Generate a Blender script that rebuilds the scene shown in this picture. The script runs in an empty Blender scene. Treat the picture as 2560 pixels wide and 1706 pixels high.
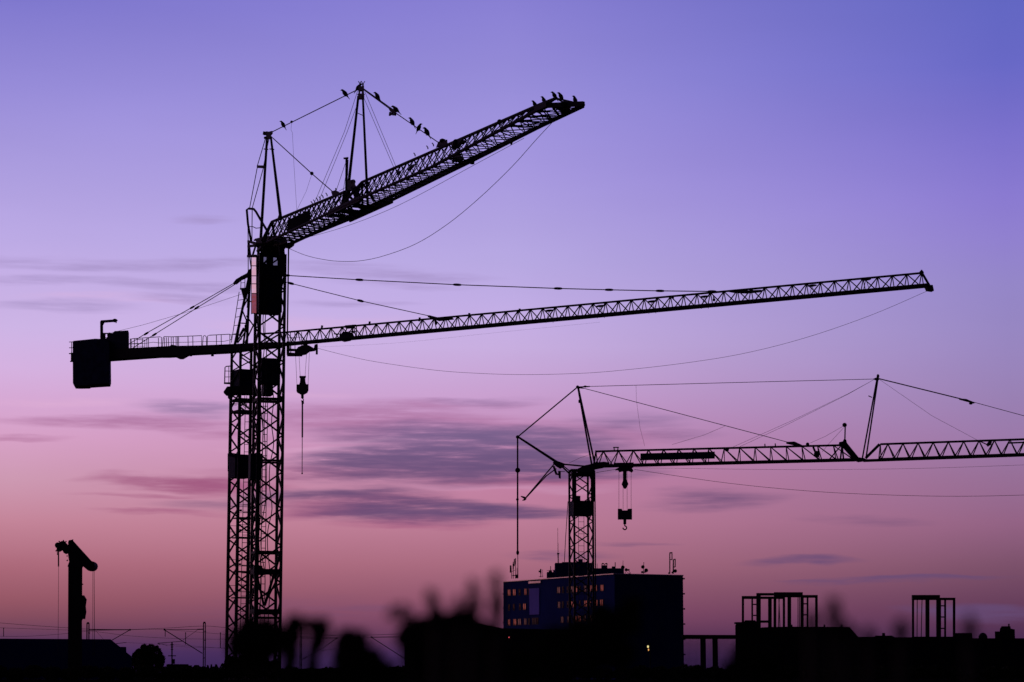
import bpy, bmesh, math, random
from mathutils import Vector, Matrix
R = math.radians
random.seed(7)
scene = bpy.context.scene
col = scene.collection

# ------------------------------------------------------------------ camera
F = 5886.0                      # focal length in photo pixels (photo 2560 wide)
HOR = 1680.0                    # horizon row of the photo
CAMZ = 1.7
PITCH = math.atan((HOR - 853.0) / F)
cp, sp = math.cos(PITCH), math.sin(PITCH)
cd = bpy.data.cameras.new('camera'); cam = bpy.data.objects.new('camera', cd); col.objects.link(cam)
cam.location = (0, 0, CAMZ); cam.rotation_euler = (R(90) + PITCH, 0, 0)
cd.sensor_width = 36; cd.lens = 36 * F / 2560; cd.clip_start = 0.2; cd.clip_end = 6000
cd.dof.use_dof = True; cd.dof.focus_distance = 145; cd.dof.aperture_fstop = 2.6
scene.camera = cam
scene.render.resolution_x = 1024; scene.render.resolution_y = 682

def azel(px, py):
    x = (px - 1280) / F; y = (853 - py) / F
    d = Vector((x, cp - y * sp, sp + y * cp)).normalized()
    return math.degrees(math.atan2(d.x, d.y)), math.degrees(math.asin(d.z))

# ------------------------------------------------------------------ sky
def srgb(r, g, b):
    f = lambda c: (c / 255 / 12.92) if c <= 10 else ((c / 255 + 0.055) / 1.055) ** 2.4
    return (f(r), f(g), f(b), 1)

world = bpy.data.worlds.new('World'); scene.world = world; world.use_nodes = True
wt = world.node_tree; wt.nodes.clear()
def N(tree, t, **kw):
    n = tree.nodes.new(t)
    for k, v in kw.items(): setattr(n, k, v)
    return n
def M(op, a, b=None, c=None, clamp=False):
    n = N(wt, 'ShaderNodeMath', operation=op); n.use_clamp = clamp
    for i, v in enumerate((a, b, c)):
        if v is None: continue
        if isinstance(v, (int, float)): n.inputs[i].default_value = v
        else: wt.links.new(v, n.inputs[i])
    return n.outputs[0]
def MIX(f, a, b):
    n = N(wt, 'ShaderNodeMix', data_type='RGBA')
    for i, v in ((0, f), (6, a), (7, b)):
        if isinstance(v, (int, float)): n.inputs[i].default_value = v
        elif isinstance(v, tuple): n.inputs[i].default_value = v
        else: wt.links.new(v, n.inputs[i])
    return n.outputs[2]
tc = N(wt, 'ShaderNodeTexCoord'); sx = N(wt, 'ShaderNodeSeparateXYZ')
wt.links.new(tc.outputs['Generated'], sx.inputs[0])
DEG = 180 / math.pi
AZ = M('MULTIPLY', M('ARCTAN2', sx.outputs[0], sx.outputs[1]), DEG)
EL = M('MULTIPLY', M('ARCSINE', sx.outputs[2]), DEG)
E0, E1 = -2.0, 40.0
def ramp(stops):
    n = N(wt, 'ShaderNodeValToRGB'); cr = n.color_ramp; cr.interpolation = 'B_SPLINE' if False else 'LINEAR'
    stops = sorted(stops, key=lambda s: s[0])
    while len(cr.elements) > 1: cr.elements.remove(cr.elements[0])
    for i, (e, c) in enumerate(stops):
        p = (e - E0) / (E1 - E0)
        el = cr.elements[0] if i == 0 else cr.elements.new(p)
        el.position = p; el.color = srgb(*c)
    wt.links.new(M('DIVIDE', M('SUBTRACT', EL, E0), E1 - E0), n.inputs[0])
    return n.outputs[0]
def rows(px, L): return [(azel(px, y)[1], c) for y, c in L]
SKY_L = rows(40, [(1690, (58, 40, 92)), (1630, (72, 48, 98)), (1590, (94, 58, 90)), (1545, (128, 75, 94)), (1500, (148, 86, 102)), (1414, (170, 104, 122)),
    (1306, (194, 131, 152)), (1197, (205, 153, 179)), (1088, (213, 160, 198)), (1000, (214, 168, 212)), (925, (213, 177, 224)), (816, (206, 181, 231)), (700, (198, 176, 230)), (600, (188, 170, 229)),
    (435, (173, 158, 224)), (218, (151, 140, 217)), (0, (127, 120, 206))]) + [(22, (85, 85, 175)), (40, (40, 45, 110))]
SKY_C = rows(1220, [(1690, (44, 30, 72)), (1640, (60, 38, 80)), (1590, (98, 56, 88)), (1540, (130, 74, 104)), (1480, (148, 90, 114)), (1414, (168, 106, 128)),
    (1306, (187, 123, 150)), (1197, (194, 128, 164)), (1088, (198, 142, 186)), (980, (200, 160, 208)), (870, (200, 174, 224)), (760, (192, 172, 228)), (653, (183, 168, 226)),
    (435, (167, 153, 223)), (218, (151, 141, 217)), (0, (136, 127, 211))]) + [(22, (85, 85, 175)), (40, (40, 45, 110))]
SKY_R = rows(2520, [(1690, (48, 30, 66)), (1600, (74, 44, 80)), (1523, (97, 58, 88)), (1414, (122, 80, 106)), (1306, (146, 98, 132)), (1197, (150, 110, 150)), (1088, (153, 120, 168)),
    (980, (152, 128, 180)), (925, (152, 131, 186)), (816, (150, 134, 194)), (707, (148, 134, 200)), (600, (144, 128, 206)), (500, (138, 122, 208)), (326, (122, 112, 204)), (160, (104, 104, 198)), (0, (98, 102, 194))]) + [(22, (62, 68, 150)), (40, (36, 42, 100))]
SKY_G = [(-2, (120, 60, 50)), (0, (190, 100, 80)), (2, (225, 130, 105)), (6, (224, 150, 156)), (9.5, (214, 174, 206)), (12, (208, 168, 212)), (20, (150, 130, 200)), (40, (60, 60, 130))]
rl, rc, rr, rg = ramp(SKY_L), ramp(SKY_C), ramp(SKY_R), ramp(SKY_G)
def smooth(x, a, b):
    n = N(wt, 'ShaderNodeMapRange', interpolation_type='SMOOTHSTEP')
    wt.links.new(x, n.inputs[0]); n.inputs[1].default_value = a; n.inputs[2].default_value = b
    return n.outputs[0]
def lin(x, a, b):
    n = N(wt, 'ShaderNodeMapRange'); wt.links.new(x, n.inputs[0]); n.inputs[1].default_value = a; n.inputs[2].default_value = b
    return n.outputs[0]
base = MIX(lin(AZ, -12, 0), rl, rc)
base = MIX(lin(AZ, 0, 12), base, rr)
base = MIX(smooth(AZ, -16, -60), base, rg)
# clouds: thin dusk streaks, in azimuth / elevation degrees
vec = N(wt, 'ShaderNodeCombineXYZ'); wt.links.new(AZ, vec.inputs[0]); wt.links.new(EL, vec.inputs[1])
def noise(sx_, sy_, det=4, off=0, rough=0.5):
    mp = N(wt, 'ShaderNodeMapping'); mp.inputs['Scale'].default_value = (sx_, sy_, 1); mp.inputs['Location'].default_value = (off, off * .7, off * .3)
    wt.links.new(vec.outputs[0], mp.inputs[0])
    n = N(wt, 'ShaderNodeTexNoise'); n.inputs['Scale'].default_value = 1; n.inputs['Detail'].default_value = det; n.inputs['Roughness'].default_value = rough
    wt.links.new(mp.outputs[0], n.inputs['Vector']); return n.outputs[0]
n1 = noise(.22, 1.5, 5, 3); n2 = noise(.5, 5.5, 5, 11, .55); n3 = noise(.2, 1.1, 3, 21)
AZw = M('ADD', AZ, M('MULTIPLY', M('SUBTRACT', n3, .5), 3.0))
ELw = M('ADD', EL, M('MULTIPLY', M('SUBTRACT', n1, .5), 0.75))
def streaks(L):
    acc = None
    for (x, y, rx, ry, a) in L:            # pixel centre and radii in the 2353-wide view
        k = 2560 / 2353
        az, el = azel(x * k, y * k); s = 57.3 / F * k
        du = M('MULTIPLY', M('SUBTRACT', AZw, az), 1 / (rx * s)); dv = M('MULTIPLY', M('SUBTRACT', ELw, el), 1 / (ry * s))
        q = M('SUBTRACT', 1, M('MULTIPLY_ADD', du, du, M('MULTIPLY', dv, dv)), clamp=True)
        v = M('MULTIPLY', M('MULTIPLY', q, q), a)
        acc = v if acc is None else M('ADD', acc, v)
    return acc
VIO = [(1010, 1070, 420, 65, 0.71), (1150, 1035, 360, 61, 0.71), (840, 1050, 220, 32, 0.4), (960, 1178, 380, 36, 0.8), (1190, 1180, 230, 27, 0.57), (780, 1140, 300, 23, 0.57), (1320, 1080, 260, 42, 0.46), (1040, 1000, 420, 32, 0.4), (1440, 975, 179, 30, 0.17), (1560, 1000, 157, 24, 0.12), (1670, 1142, 190, 28, 0.28), (1640, 1165, 179, 18, 0.15), (1460, 1252, 112, 8, 0.2), (1290, 1279, 146, 14, 0.25), (1850, 1292, 190, 12, 0.38), (2110, 1334, 258, 11, 0.44), (1930, 1342, 168, 8, 0.32), (2270, 1407, 213, 31, 0.47), (450, 502, 90, 15, 0.2), (430, 936, 168, 22, 0.25), (200, 602, 403, 18, 0.2), (130, 642, 291, 18, 0.21), (420, 658, 258, 22, 0.23), (390, 690, 146, 18, 0.25), (120, 706, 213, 18, 0.17), (880, 632, 280, 18, 0.25), (760, 612, 213, 18, 0.17), (760, 700, 190, 14, 0.15), (900, 655, 224, 12, 0.15), (520, 610, 179, 15, 0.17), (700, 1405, 426, 51, 0.05), (2000, 1190, 157, 18, 0.1), (500, 1155, 213, 21, 0.17), (860, 1400, 179, 21, 0.06), (1090, 925, 190, 16, 0.15)]
MAG = [(430, 1106, 280, 18, .8), (560, 1116, 200, 24, .6), (230, 975, 300, 20, .5), (400, 965, 210, 24, .42), (840, 960, 380, 44, .55), (1050, 985, 400, 36, .45), (760, 1085, 360, 26, .4), (820, 1160, 300, 34, .6), (1020, 930, 260, 20, .5),
       (370, 1175, 180, 9, .35), (60, 1012, 160, 10, .35), (960, 1204, 300, 18, .5), (1220, 1110, 320, 30, .45), (330, 1132, 180, 9, .35), (700, 1180, 200, 18, .4), (500, 990, 200, 14, .3), (1400, 1000, 260, 40, .3)]
PALE = [(150, 925, 260, 14, .3), (700, 1030, 240, 12, .35), (1130, 1125, 220, 12, .3), (700, 745, 330, 26, .25), (250, 690, 260, 18, .2), (1260, 1130, 180, 10, .25), (860, 1010, 260, 8, .25), (700, 905, 250, 14, .2)]
n4 = noise(.9, 11, 4, 31, .6)
fib = M('MAXIMUM', M('ADD', M('MULTIPLY_ADD', M('SUBTRACT', n2, .5), 2.6, 1.1), M('MULTIPLY', M('SUBTRACT', n4, .5), 3.0)), .05)
def soft(acc, k): return M('SUBTRACT', 1, M('EXPONENT', M('MULTIPLY', M('MULTIPLY', acc, fib), -k)))
dv_ = soft(streaks(VIO), 2.5); dm_ = soft(streaks(MAG), 1.5); dp_ = soft(streaks(PALE), 1.0)
lowc = smooth(EL, 9.5, 4.0)
vcol = MIX(lowc, srgb(158, 138, 190), srgb(100, 74, 116)); mcol = MIX(lowc, srgb(190, 150, 205), srgb(158, 84, 124))
skyc = MIX(dp_, base, srgb(228, 180, 215)); skyc = MIX(dm_, skyc, mcol); skyc = MIX(dv_, skyc, vcol)
# fine tonal unevenness
lum = M('MULTIPLY_ADD', M('SUBTRACT', noise(.12, .5, 3, 40), .5), .10, 1.0)
# away from the sunset the sky is night-dark
fall = M('MAXIMUM', smooth(M('ABSOLUTE', M('ADD', AZ, 25)), 115, 45), .09)
fall = M('MULTIPLY', fall, M('MULTIPLY_ADD', smooth(EL, 50, 16), .9, .1))
bg = N(wt, 'ShaderNodeBackground'); wt.links.new(skyc, bg.inputs[0]); wt.links.new(M('MULTIPLY', lum, fall), bg.inputs[1])
nis = N(wt, 'ShaderNodeTexSky', sky_type='NISHITA'); nis.sun_disc = False; nis.sun_elevation = R(0.6); nis.sun_rotation = R(-32)
bg2 = N(wt, 'ShaderNodeBackground'); wt.links.new(nis.outputs[0], bg2.inputs[0]); bg2.inputs[1].default_value = 0.0015
add = N(wt, 'ShaderNodeAddShader'); wo = N(wt, 'ShaderNodeOutputWorld')
wt.links.new(bg.outputs[0], add.inputs[0]); wt.links.new(bg2.outputs[0], add.inputs[1]); wt.links.new(add.outputs[0], wo.inputs[0])
sd = bpy.data.lights.new('sun', 'SUN'); sd.energy = 0.03; sd.angle = R(3); sd.color = (1, .55, .45)
sun = bpy.data.objects.new('sun', sd); col.objects.link(sun)
sun.rotation_euler = Vector((-math.sin(R(-32)), -math.cos(R(-32)), -0.01)).to_track_quat('-Z', 'Y').to_euler()
scene.view_settings.view_transform = 'Standard'; scene.view_settings.look = 'None'
scene.view_settings.exposure = 0; scene.view_settings.gamma = 1

# ------------------------------------------------------------------ materials
def mat(name, c, rough=.7, metal=0, bump=0, scale=6, vary=.35, spec=.2):
    m = bpy.data.materials.new(name); m.use_nodes = True; t = m.node_tree; b = t.nodes['Principled BSDF']
    nz = t.nodes.new('ShaderNodeTexNoise'); nz.inputs['Scale'].default_value = scale; nz.inputs['Detail'].default_value = 4
    o = t.nodes.new('ShaderNodeTexCoord'); t.links.new(o.outputs['Object'], nz.inputs['Vector'])
    cr = t.nodes.new('ShaderNodeValToRGB'); cr.color_ramp.elements[0].position = .3; cr.color_ramp.elements[1].position = .7
    cr.color_ramp.elements[0].color = (*[x * (1 - vary) for x in c], 1); cr.color_ramp.elements[1].color = (*[min(1, x * (1 + vary)) for x in c], 1)
    t.links.new(nz.outputs[0], cr.inputs[0]); t.links.new(cr.outputs[0], b.inputs['Base Color'])
    b.inputs['Roughness'].default_value = rough; b.inputs['Metallic'].default_value = metal; b.inputs['Specular IOR Level'].default_value = spec
    if bump:
        bp = t.nodes.new('ShaderNodeBump'); bp.inputs['Strength'].default_value = bump; t.links.new(nz.outputs[0], bp.inputs['Height']); t.links.new(bp.outputs[0], b.inputs['Normal'])
    return m
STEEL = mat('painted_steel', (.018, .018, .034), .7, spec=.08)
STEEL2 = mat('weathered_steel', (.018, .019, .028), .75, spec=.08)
REDST = mat('red_painted_steel', (.12, .03, .03), .55)
ROPE = mat('wire_rope', (.03, .03, .035), .7)
CABM = mat('cab_panel', (.01, .016, .05), .7, spec=.08)
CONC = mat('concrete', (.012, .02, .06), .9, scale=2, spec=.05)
FEATH = mat('black_feathers', (.012, .012, .015), .7, scale=60)
BEAK = mat('horn', (.03, .028, .025), .5)
LEAFM = mat('leaves', (.025, .032, .018), .9, scale=3, spec=.03)
LEAF2 = mat('weed_leaves', (.028, .03, .024), .9, scale=8, spec=.03)
BARK = mat('bark', (.04, .032, .025), .9, scale=10)
SOIL = mat('dark_soil_and_grass', (.01, .012, .009), 1, bump=.3, scale=.6, spec=0)
ROOFM = mat('roofing', (.03, .03, .035), .85)
PLAST = mat('dark_render', (.014, .014, .02), .95, scale=.3, spec=.05)
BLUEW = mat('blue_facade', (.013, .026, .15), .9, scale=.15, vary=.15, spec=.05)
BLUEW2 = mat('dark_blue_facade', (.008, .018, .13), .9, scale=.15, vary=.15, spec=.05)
PANEL = mat('violet_panel', (.14, .12, .6), .7, scale=.3, vary=.1)
ALU = mat('flashing', (.5, .5, .62), .3, .9, scale=.3, vary=.1)
FRAME = mat('window_frame', (.05, .04, .045), .6)
WOOD = mat('timber', (.05, .04, .035), .85)
def glass(name, c, rough):
    m = bpy.data.materials.new(name); m.use_nodes = True; b = m.node_tree.nodes['Principled BSDF']
    b.inputs['Base Color'].default_value = (*c, 1); b.inputs['Metallic'].default_value = 1; b.inputs['Roughness'].default_value = rough
    nz = m.node_tree.nodes.new('ShaderNodeTexNoise'); nz.inputs['Scale'].default_value = 1.3
    bp = m.node_tree.nodes.new('ShaderNodeBump'); bp.inputs['Strength'].default_value = .15; bp.inputs['Distance'].default_value = .3
    m.node_tree.links.new(nz.outputs[0], bp.inputs['Height']); m.node_tree.links.new(bp.outputs[0], b.inputs['Normal'])
    return m
PANE = glass('reflecting_pane', (.27, .19, .27), .1)
PANED = glass('curtained_pane', (.22, .2, .22), .3)
BANW = mat('polished_white_sheet', (.93, .93, .95), .12, 1, vary=.03); BANR = mat('red_lacquered_sheet', (.30, .11, .14), .16, 1, vary=.1)
def tintglass():
    m = bpy.data.materials.new('cab_glass'); m.use_nodes = True; t = m.node_tree; t.nodes.clear()
    a = t.nodes.new('ShaderNodeBsdfGlossy'); a.inputs['Roughness'].default_value = .1; a.inputs[0].default_value = (.5, .5, .5, 1)
    b = t.nodes.new('ShaderNodeBsdfTransparent'); b.inputs[0].default_value = (.55, .58, .6, 1)
    x = t.nodes.new('ShaderNodeMixShader'); x.inputs[0].default_value = .85; o = t.nodes.new('ShaderNodeOutputMaterial')
    t.links.new(a.outputs[0], x.inputs[1]); t.links.new(b.outputs[0], x.inputs[2]); t.links.new(x.outputs[0], o.inputs[0]); return m
CGLASS = tintglass()
def lamp(name, c, s):
    m = bpy.data.materials.new(name); m.use_nodes = True; b = m.node_tree.nodes['Principled BSDF']
    b.inputs['Emission Color'].default_value = (*c, 1); b.inputs['Emission Strength'].default_value = s; return m
LAMPY = lamp('lit_lamp_glass', (1, .85, .35), .9); LAMPR = lamp('lit_red_lamp', (1, .1, .12), .8)

# ------------------------------------------------------------------ geometry helpers
def ray(px, py):
    x = (px - 1280) / F; y = (853 - py) / F
    return Vector((x, cp - y * sp, sp + y * cp))
def at(px, py, Y):                       # the point of that picture ray standing Y metres away
    r = ray(px, py); t = Y / r.y
    return Vector((0, 0, CAMZ)) + r * t
class Plane:                             # a vertical plane through a point of the ground plan
    def __init__(s, px, Y, az):
        s.P = Vector(((px - 1280) / F * Y, Y)); s.d = Vector((math.sin(R(az)), -math.cos(R(az))))
        s.n = Vector((-s.d.y, s.d.x))
        if s.n.x < 0: s.n = -s.n
        s.n3 = Vector((s.n.x, s.n.y, 0)); s.d3 = Vector((s.d.x, s.d.y, 0))
    def pt(s, px, py, off=0):
        r = ray(px, py); r2 = Vector((r.x, r.y)); t = (s.P.dot(s.n) + off) / r2.dot(s.n)
        return Vector((0, 0, CAMZ)) + r * t
    def base(s): return Vector((s.P.x, s.P.y, 0))
def front(Y): return Plane(1280, Y, 90)

KEEP = {'signal_panel', 'jib', 'outer_jib', 'mast', 'slewing_tower', 'crown', 'foliage', 'seed_head', 'mesh', 'wall', 'ground', 'body', 'ladder', 'railing', 'window'}
class MB:
    def __init__(s): s.v = []; s.f = []; s.g = []
    def add(s, vs, fs):
        o = len(s.v); s.g.append((o, len(s.f), o + len(vs), len(s.f) + len(fs))); s.v += [Vector(v) for v in vs]; s.f += [tuple(i + o for i in f) for f in fs]; return s
    def bar(s, p, q, w, h=None, up=None):
        p = Vector(p); q = Vector(q); h = w if h is None else h
        d = (q - p)
        if d.length < 1e-6: return s
        d.normalize(); u = Vector(up) if up else Vector((0, 0, 1))
        if abs(d.dot(u)) > .98: u = Vector((0, 1, 0))
        a = d.cross(u).normalized(); b = a.cross(d).normalized()
        vs = []
        for c in (p, q):
            for i, j in ((-1, -1), (1, -1), (1, 1), (-1, 1)): vs.append(c + a * (i * w / 2) + b * (j * h / 2))
        return s.add(vs, [(0, 3, 2, 1), (4, 5, 6, 7), (0, 1, 5, 4), (1, 2, 6, 5), (2, 3, 7, 6), (3, 0, 4, 7)])
    def tube(s, p, q, r, r2=None, n=7): return s.path([p, q], [r, r if r2 is None else r2], n)
    def path(s, pts, r, n=6):
        pts = [Vector(p) for p in pts]; rs = r if isinstance(r, (list, tuple)) else [r] * len(pts)
        vs = []; a0 = None
        for i, p in enumerate(pts):
            d = (pts[min(i + 1, len(pts) - 1)] - pts[max(i - 1, 0)])
            if d.length < 1e-9: d = Vector((0, 0, 1))
            d.normalize()
            if a0 is None:
                u = Vector((0, 0, 1)) if abs(d.z) < .9 else Vector((1, 0, 0)); a = d.cross(u).normalized()
            else:
                a = (a0 - d * a0.dot(d)).normalized()
            a0 = a; b = d.cross(a)
            for k in range(n):
                t = 2 * math.pi * k / n; vs.append(p + (a * math.cos(t) + b * math.sin(t)) * rs[i])
        fs = []
        for i in range(len(pts) - 1):
            for k in range(n):
                k2 = (k + 1) % n; fs.append((i * n + k, i * n + k2, (i + 1) * n + k2, (i + 1) * n + k))
        fs.append(tuple(range(n))[::-1]); fs.append(tuple(range((len(pts) - 1) * n, len(pts) * n)))
        return s.add(vs, fs)
    def prism(s, pts, vec):
        pts = [Vector(p) for p in pts]; vec = Vector(vec); n = len(pts)
        vs = [p - vec / 2 for p in pts] + [p + vec / 2 for p in pts]
        return s.add(vs, [tuple(range(n))[::-1], tuple(range(n, 2 * n))] + [(i, (i + 1) % n, (i + 1) % n + n, i + n) for i in range(n)])
    def box(s, c, sx, sy, sz, rz=0):
        c = Vector(c); ca, sa = math.cos(rz), math.sin(rz); vs = []
        for k in (-1, 1):
            for i, j in ((-1, -1), (1, -1), (1, 1), (-1, 1)):
                x, y = i * sx / 2, j * sy / 2; vs.append(c + Vector((x * ca - y * sa, x * sa + y * ca, k * sz / 2)))
        return s.add(vs, [(0, 3, 2, 1), (4, 5, 6, 7), (0, 1, 5, 4), (1, 2, 6, 5), (2, 3, 7, 6), (3, 0, 4, 7)])
    def ball(s, c, r, sc=(1, 1, 1), n=10, m=7, rot=None):
        c = Vector(c); vs = []
        for i in range(m + 1):
            ph = math.pi * i / m
            for k in range(n):
                t = 2 * math.pi * k / n
                v = Vector((math.sin(ph) * math.cos(t) * r * sc[0], math.sin(ph) * math.sin(t) * r * sc[1], math.cos(ph) * r * sc[2]))
                vs.append(c + (rot @ v if rot else v))
        fs = [(i * n + k, i * n + (k + 1) % n, (i + 1) * n + (k + 1) % n, (i + 1) * n + k) for i in range(m) for k in range(n)]
        return s.add(vs, fs)
    def build(s, name, m, parent=None, loc=None, smooth=False):
        if not s.v: return None
        if name not in KEEP and len(s.g) > 1:          # pieces that do not touch become parts of their own
            B_ = []
            for (v0, f0, v1, f1) in s.g:
                L = s.v[v0:v1]; e = .04; B_.append([[min(p[i] for p in L) - e for i in range(3)], [max(p[i] for p in L) + e for i in range(3)]])
            cl = list(range(len(B_)))
            def find(i):
                while cl[i] != i: i = cl[i]
                return i
            for i in range(len(B_)):
                for j in range(i):
                    if all(B_[i][0][k] <= B_[j][1][k] and B_[j][0][k] <= B_[i][1][k] for k in range(3)): cl[find(i)] = find(j)
            G = {}
            for i in range(len(B_)): G.setdefault(find(i), []).append(i)
            if len(G) > 1 and parent is not None:
                first = None
                for ids in G.values():
                    m2 = MB()
                    for i in ids:
                        v0, f0, v1, f1 = s.g[i]; m2.v += s.v[v0:v1]; o = len(m2.v) - (v1 - v0) - v0; m2.f += [tuple(q + o for q in f) for f in s.f[f0:f1]]
                    m2.g = []; r_o = m2.build(name, m, parent, loc, smooth); first = first or r_o
                return first
        base_ = Vector(loc) if loc is not None else (Vector(parent['_b']) if parent and '_b' in parent else Vector((0, 0, 0)))
        me = bpy.data.meshes.new(name); me.from_pydata([v - base_ for v in s.v], [], s.f); me.update()
        bm = bmesh.new(); bm.from_mesh(me); bmesh.ops.remove_doubles(bm, verts=bm.verts, dist=1e-6); bmesh.ops.recalc_face_normals(bm, faces=bm.faces); bm.to_mesh(me); bm.free()
        me.materials.append(m)
        if smooth:
            for p in me.polygons: p.use_smooth = True
        o = bpy.data.objects.new(name, me); col.objects.link(o); o['_b'] = list(base_)
        if parent: o.parent = parent
        else: o.location = base_
        return o
def tag(o, label, cat, group=None, kind=None):
    o['label'] = label; o['category'] = cat
    if group: o['group'] = group
    if kind: o['kind'] = kind
    return o
def empty(name, loc, label, cat, group=None):
    o = bpy.data.objects.new(name, None); o.empty_display_size = .5; col.objects.link(o); o.location = loc; o['_b'] = list(loc)
    return tag(o, label, cat, group)
def struct(o): o['kind'] = 'structure'; return o
def px2m(n, P): return n * P.y / F       # a width in photo pixels as metres at that distance

def lattice(mb, A0, A1, B0, B1, n, w, phase=0, cross=False, posts=False):
    """zigzag bracing between chord A0-A1 and chord B0-B1 in n panels"""
    A = lambda t: A0.lerp(A1, t); B = lambda t: B0.lerp(B1, t)
    for i in range(n):
        t0, t1, tm = i / n, (i + 1) / n, (i + .5) / n
        if cross:
            mb.bar(A(t0), B(t1), w); mb.bar(B(t0), A(t1), w)
        elif phase: mb.bar(A(t0), B(tm), w); mb.bar(B(tm), A(t1), w)
        else: mb.bar(B(t0), A(tm), w); mb.bar(A(tm), B(t1), w)
        if posts: mb.bar(A(t0), B(t0), w)

def mast_frame(P, w, th):
    e1 = Vector((math.cos(th), math.sin(th), 0)) * w; e2 = Vector((math.sin(th), -math.cos(th), 0)) * w
    c = Vector((P.x, P.y, 0))
    return [c - e1 / 2 + e2 / 2, c + e1 / 2 + e2 / 2, c + e1 / 2 - e2 / 2, c - e1 / 2 - e2 / 2], e1 / w, e2 / w
def mast(parent, P, w, th, z0, z1, period, leg, brace, m, zp=0.0, name='mast'):
    C, e1, e2 = mast_frame(P, w, th); Z = lambda c, z: Vector((c.x, c.y, z))
    mb = MB()
    for c in C: mb.bar(Z(c, z0), Z(c, z1), leg, leg, up=(e1.x, e1.y, 0))
    n = int((z1 - z0) / period) + 1; top = z1; bot = z1 - n * period
    for k in range(4):
        a, b = C[k], C[(k + 1) % 4]; ph = 0
        for i in range(n):
            u0, u1 = z1 - i * period, z1 - (i + 1) * period; um = (u0 + u1) / 2
            if u0 <= z0: break
            if ph: L = [(a, u0, b, um), (b, um, a, u1)]
            else: L = [(b, u0, a, um), (a, um, b, u1)]
            for p, za, q, zb in L:
                if min(za, zb) >= z0 - .01: mb.bar(Z(p, za), Z(q, zb), brace)
    return mb.build(name, m, parent), C, e1, e2
def ladder(parent, p, q, width, side, m, rung=.3, r=.02, name='ladder'):
    mb = MB(); p = Vector(p); q = Vector(q); s = Vector(side).normalized() * width / 2
    mb.tube(p - s, q - s, r, n=5); mb.tube(p + s, q + s, r, n=5)
    n = max(2, int((q - p).length / rung))
    for i in range(1, n): c = p.lerp(q, i / n); mb.tube(c - s, c + s, r * .8, n=4)
    return mb.build(name, m, parent)
def oval(mb, c, d, L, r):
    """spindle-shaped connector of length L along d"""
    d = Vector(d).normalized(); c = Vector(c); T = [-.5, -.35, -.15, .15, .35, .5]; W = [.25, .8, 1, 1, .8, .25]
    mb.path([c + d * L * t for t in T], [r * w for w in W], 8); return mb
def rail(mb, pts, h, m_per=1.0, r=.02, mid=True):
    """posts and two rails along a floor line"""
    up = Vector((0, 0, 1))
    for a, b in zip(pts, pts[1:]):
        a = Vector(a); b = Vector(b); n = max(1, round((b - a).length / m_per))
        for i in range(n + 1): c = a.lerp(b, i / n); mb.tube(c, c + up * h, r, n=5)
        mb.tube(a + up * h, b + up * h, r, n=5)
        if mid: mb.tube(a + up * h * .5, b + up * h * .5, r * .8, n=5)
def sag(p, q, pts_px, pl):
    return [p] + [pl.pt(*c) for c in pts_px] + [q]
def smoothpts(P, k=6):
    out = []
    for i in range(len(P) - 1):
        p0 = P[max(i - 1, 0)]; p1 = P[i]; p2 = P[i + 1]; p3 = P[min(i + 2, len(P) - 1)]
        for j in range(k):
            t = j / k; out.append(.5 * ((2 * p1) + (p2 - p0) * t + (2 * p0 - 5 * p1 + 4 * p2 - p3) * t * t + (3 * p1 - p0 - 3 * p2 + p3) * t ** 3))
    out.append(P[-1]); return out

def rad(px):                             # horizontal sight direction there: traced outlines get their thickness along it
    v = ray(px, 1200); return Vector((v.x, v.y, 0)).normalized()
radJ, radB, radD = rad(700), rad(600), rad(1500)
# ------------------------------------------------------------------ ground
g = MB(); S = 5000; K = 40
vs = [(-S + 2 * S * i / K, -200 + (S + 200) * j / K, 0) for j in range(K + 1) for i in range(K + 1)]
g.add(vs, [(j * (K + 1) + i, j * (K + 1) + i + 1, (j + 1) * (K + 1) + i + 1, (j + 1) * (K + 1) + i) for j in range(K) for i in range(K)])
go = g.build('ground', SOIL); struct(go)

# ================================================================== CRANE A : fast-erecting crane, jib towards the camera
J = Plane(672, 141, 27); Y1 = 141.0
a = lambda x, y, o=0: J.pt(x, y, o)
C1 = at(670, 1100, Y1)
ca = empty('tower_crane', (C1.x, C1.y, 0), 'front tower crane with twin A-frame masts and a jib rising steeply to the right', 'crane', 'construction cranes')
za = lambda py, Y=Y1: at(670, py, Y).z
W1 = 1.5; th1 = R(16.7)
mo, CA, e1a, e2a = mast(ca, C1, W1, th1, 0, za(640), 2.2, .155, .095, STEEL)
Za = lambda c, z: Vector((c.x, c.y, z))
# heavier portal frames low on the mast
mb = MB()
for py, h in ((1017 - 16, .16), (1154, .12), (1382, .15), (1430, .28), (1530, .28), (1545, .1)):
    z = za(py)
    for k in range(4): mb.bar(Za(CA[k], z), Za(CA[(k + 1) % 4], z), .12, h)
mb.bar(Za(CA[0], za(1515)) + e1a * .55, Za(CA[1], za(1385)) - e1a * .05, .14); mb.bar(Za(CA[0], za(1515)) + e1a * .5, Za(CA[1], za(1430)), .1)
mb.bar(Za(CA[0], za(1430)), Za(CA[0], za(1515)) + e1a * .5, .12); mb.box(Za(CA[0], za(1428)) + e1a * .1, .5, .4, .55, th1)
mb.build('portal_frame', STEEL, ca)
lp = (Za(CA[0], 0) * .72 + Za(CA[1], 0) * .28)
ladder(ca, Vector((lp.x, lp.y, .5)), Vector((lp.x, lp.y, za(985))), .26, e1a, STEEL, .42, .025)
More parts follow.
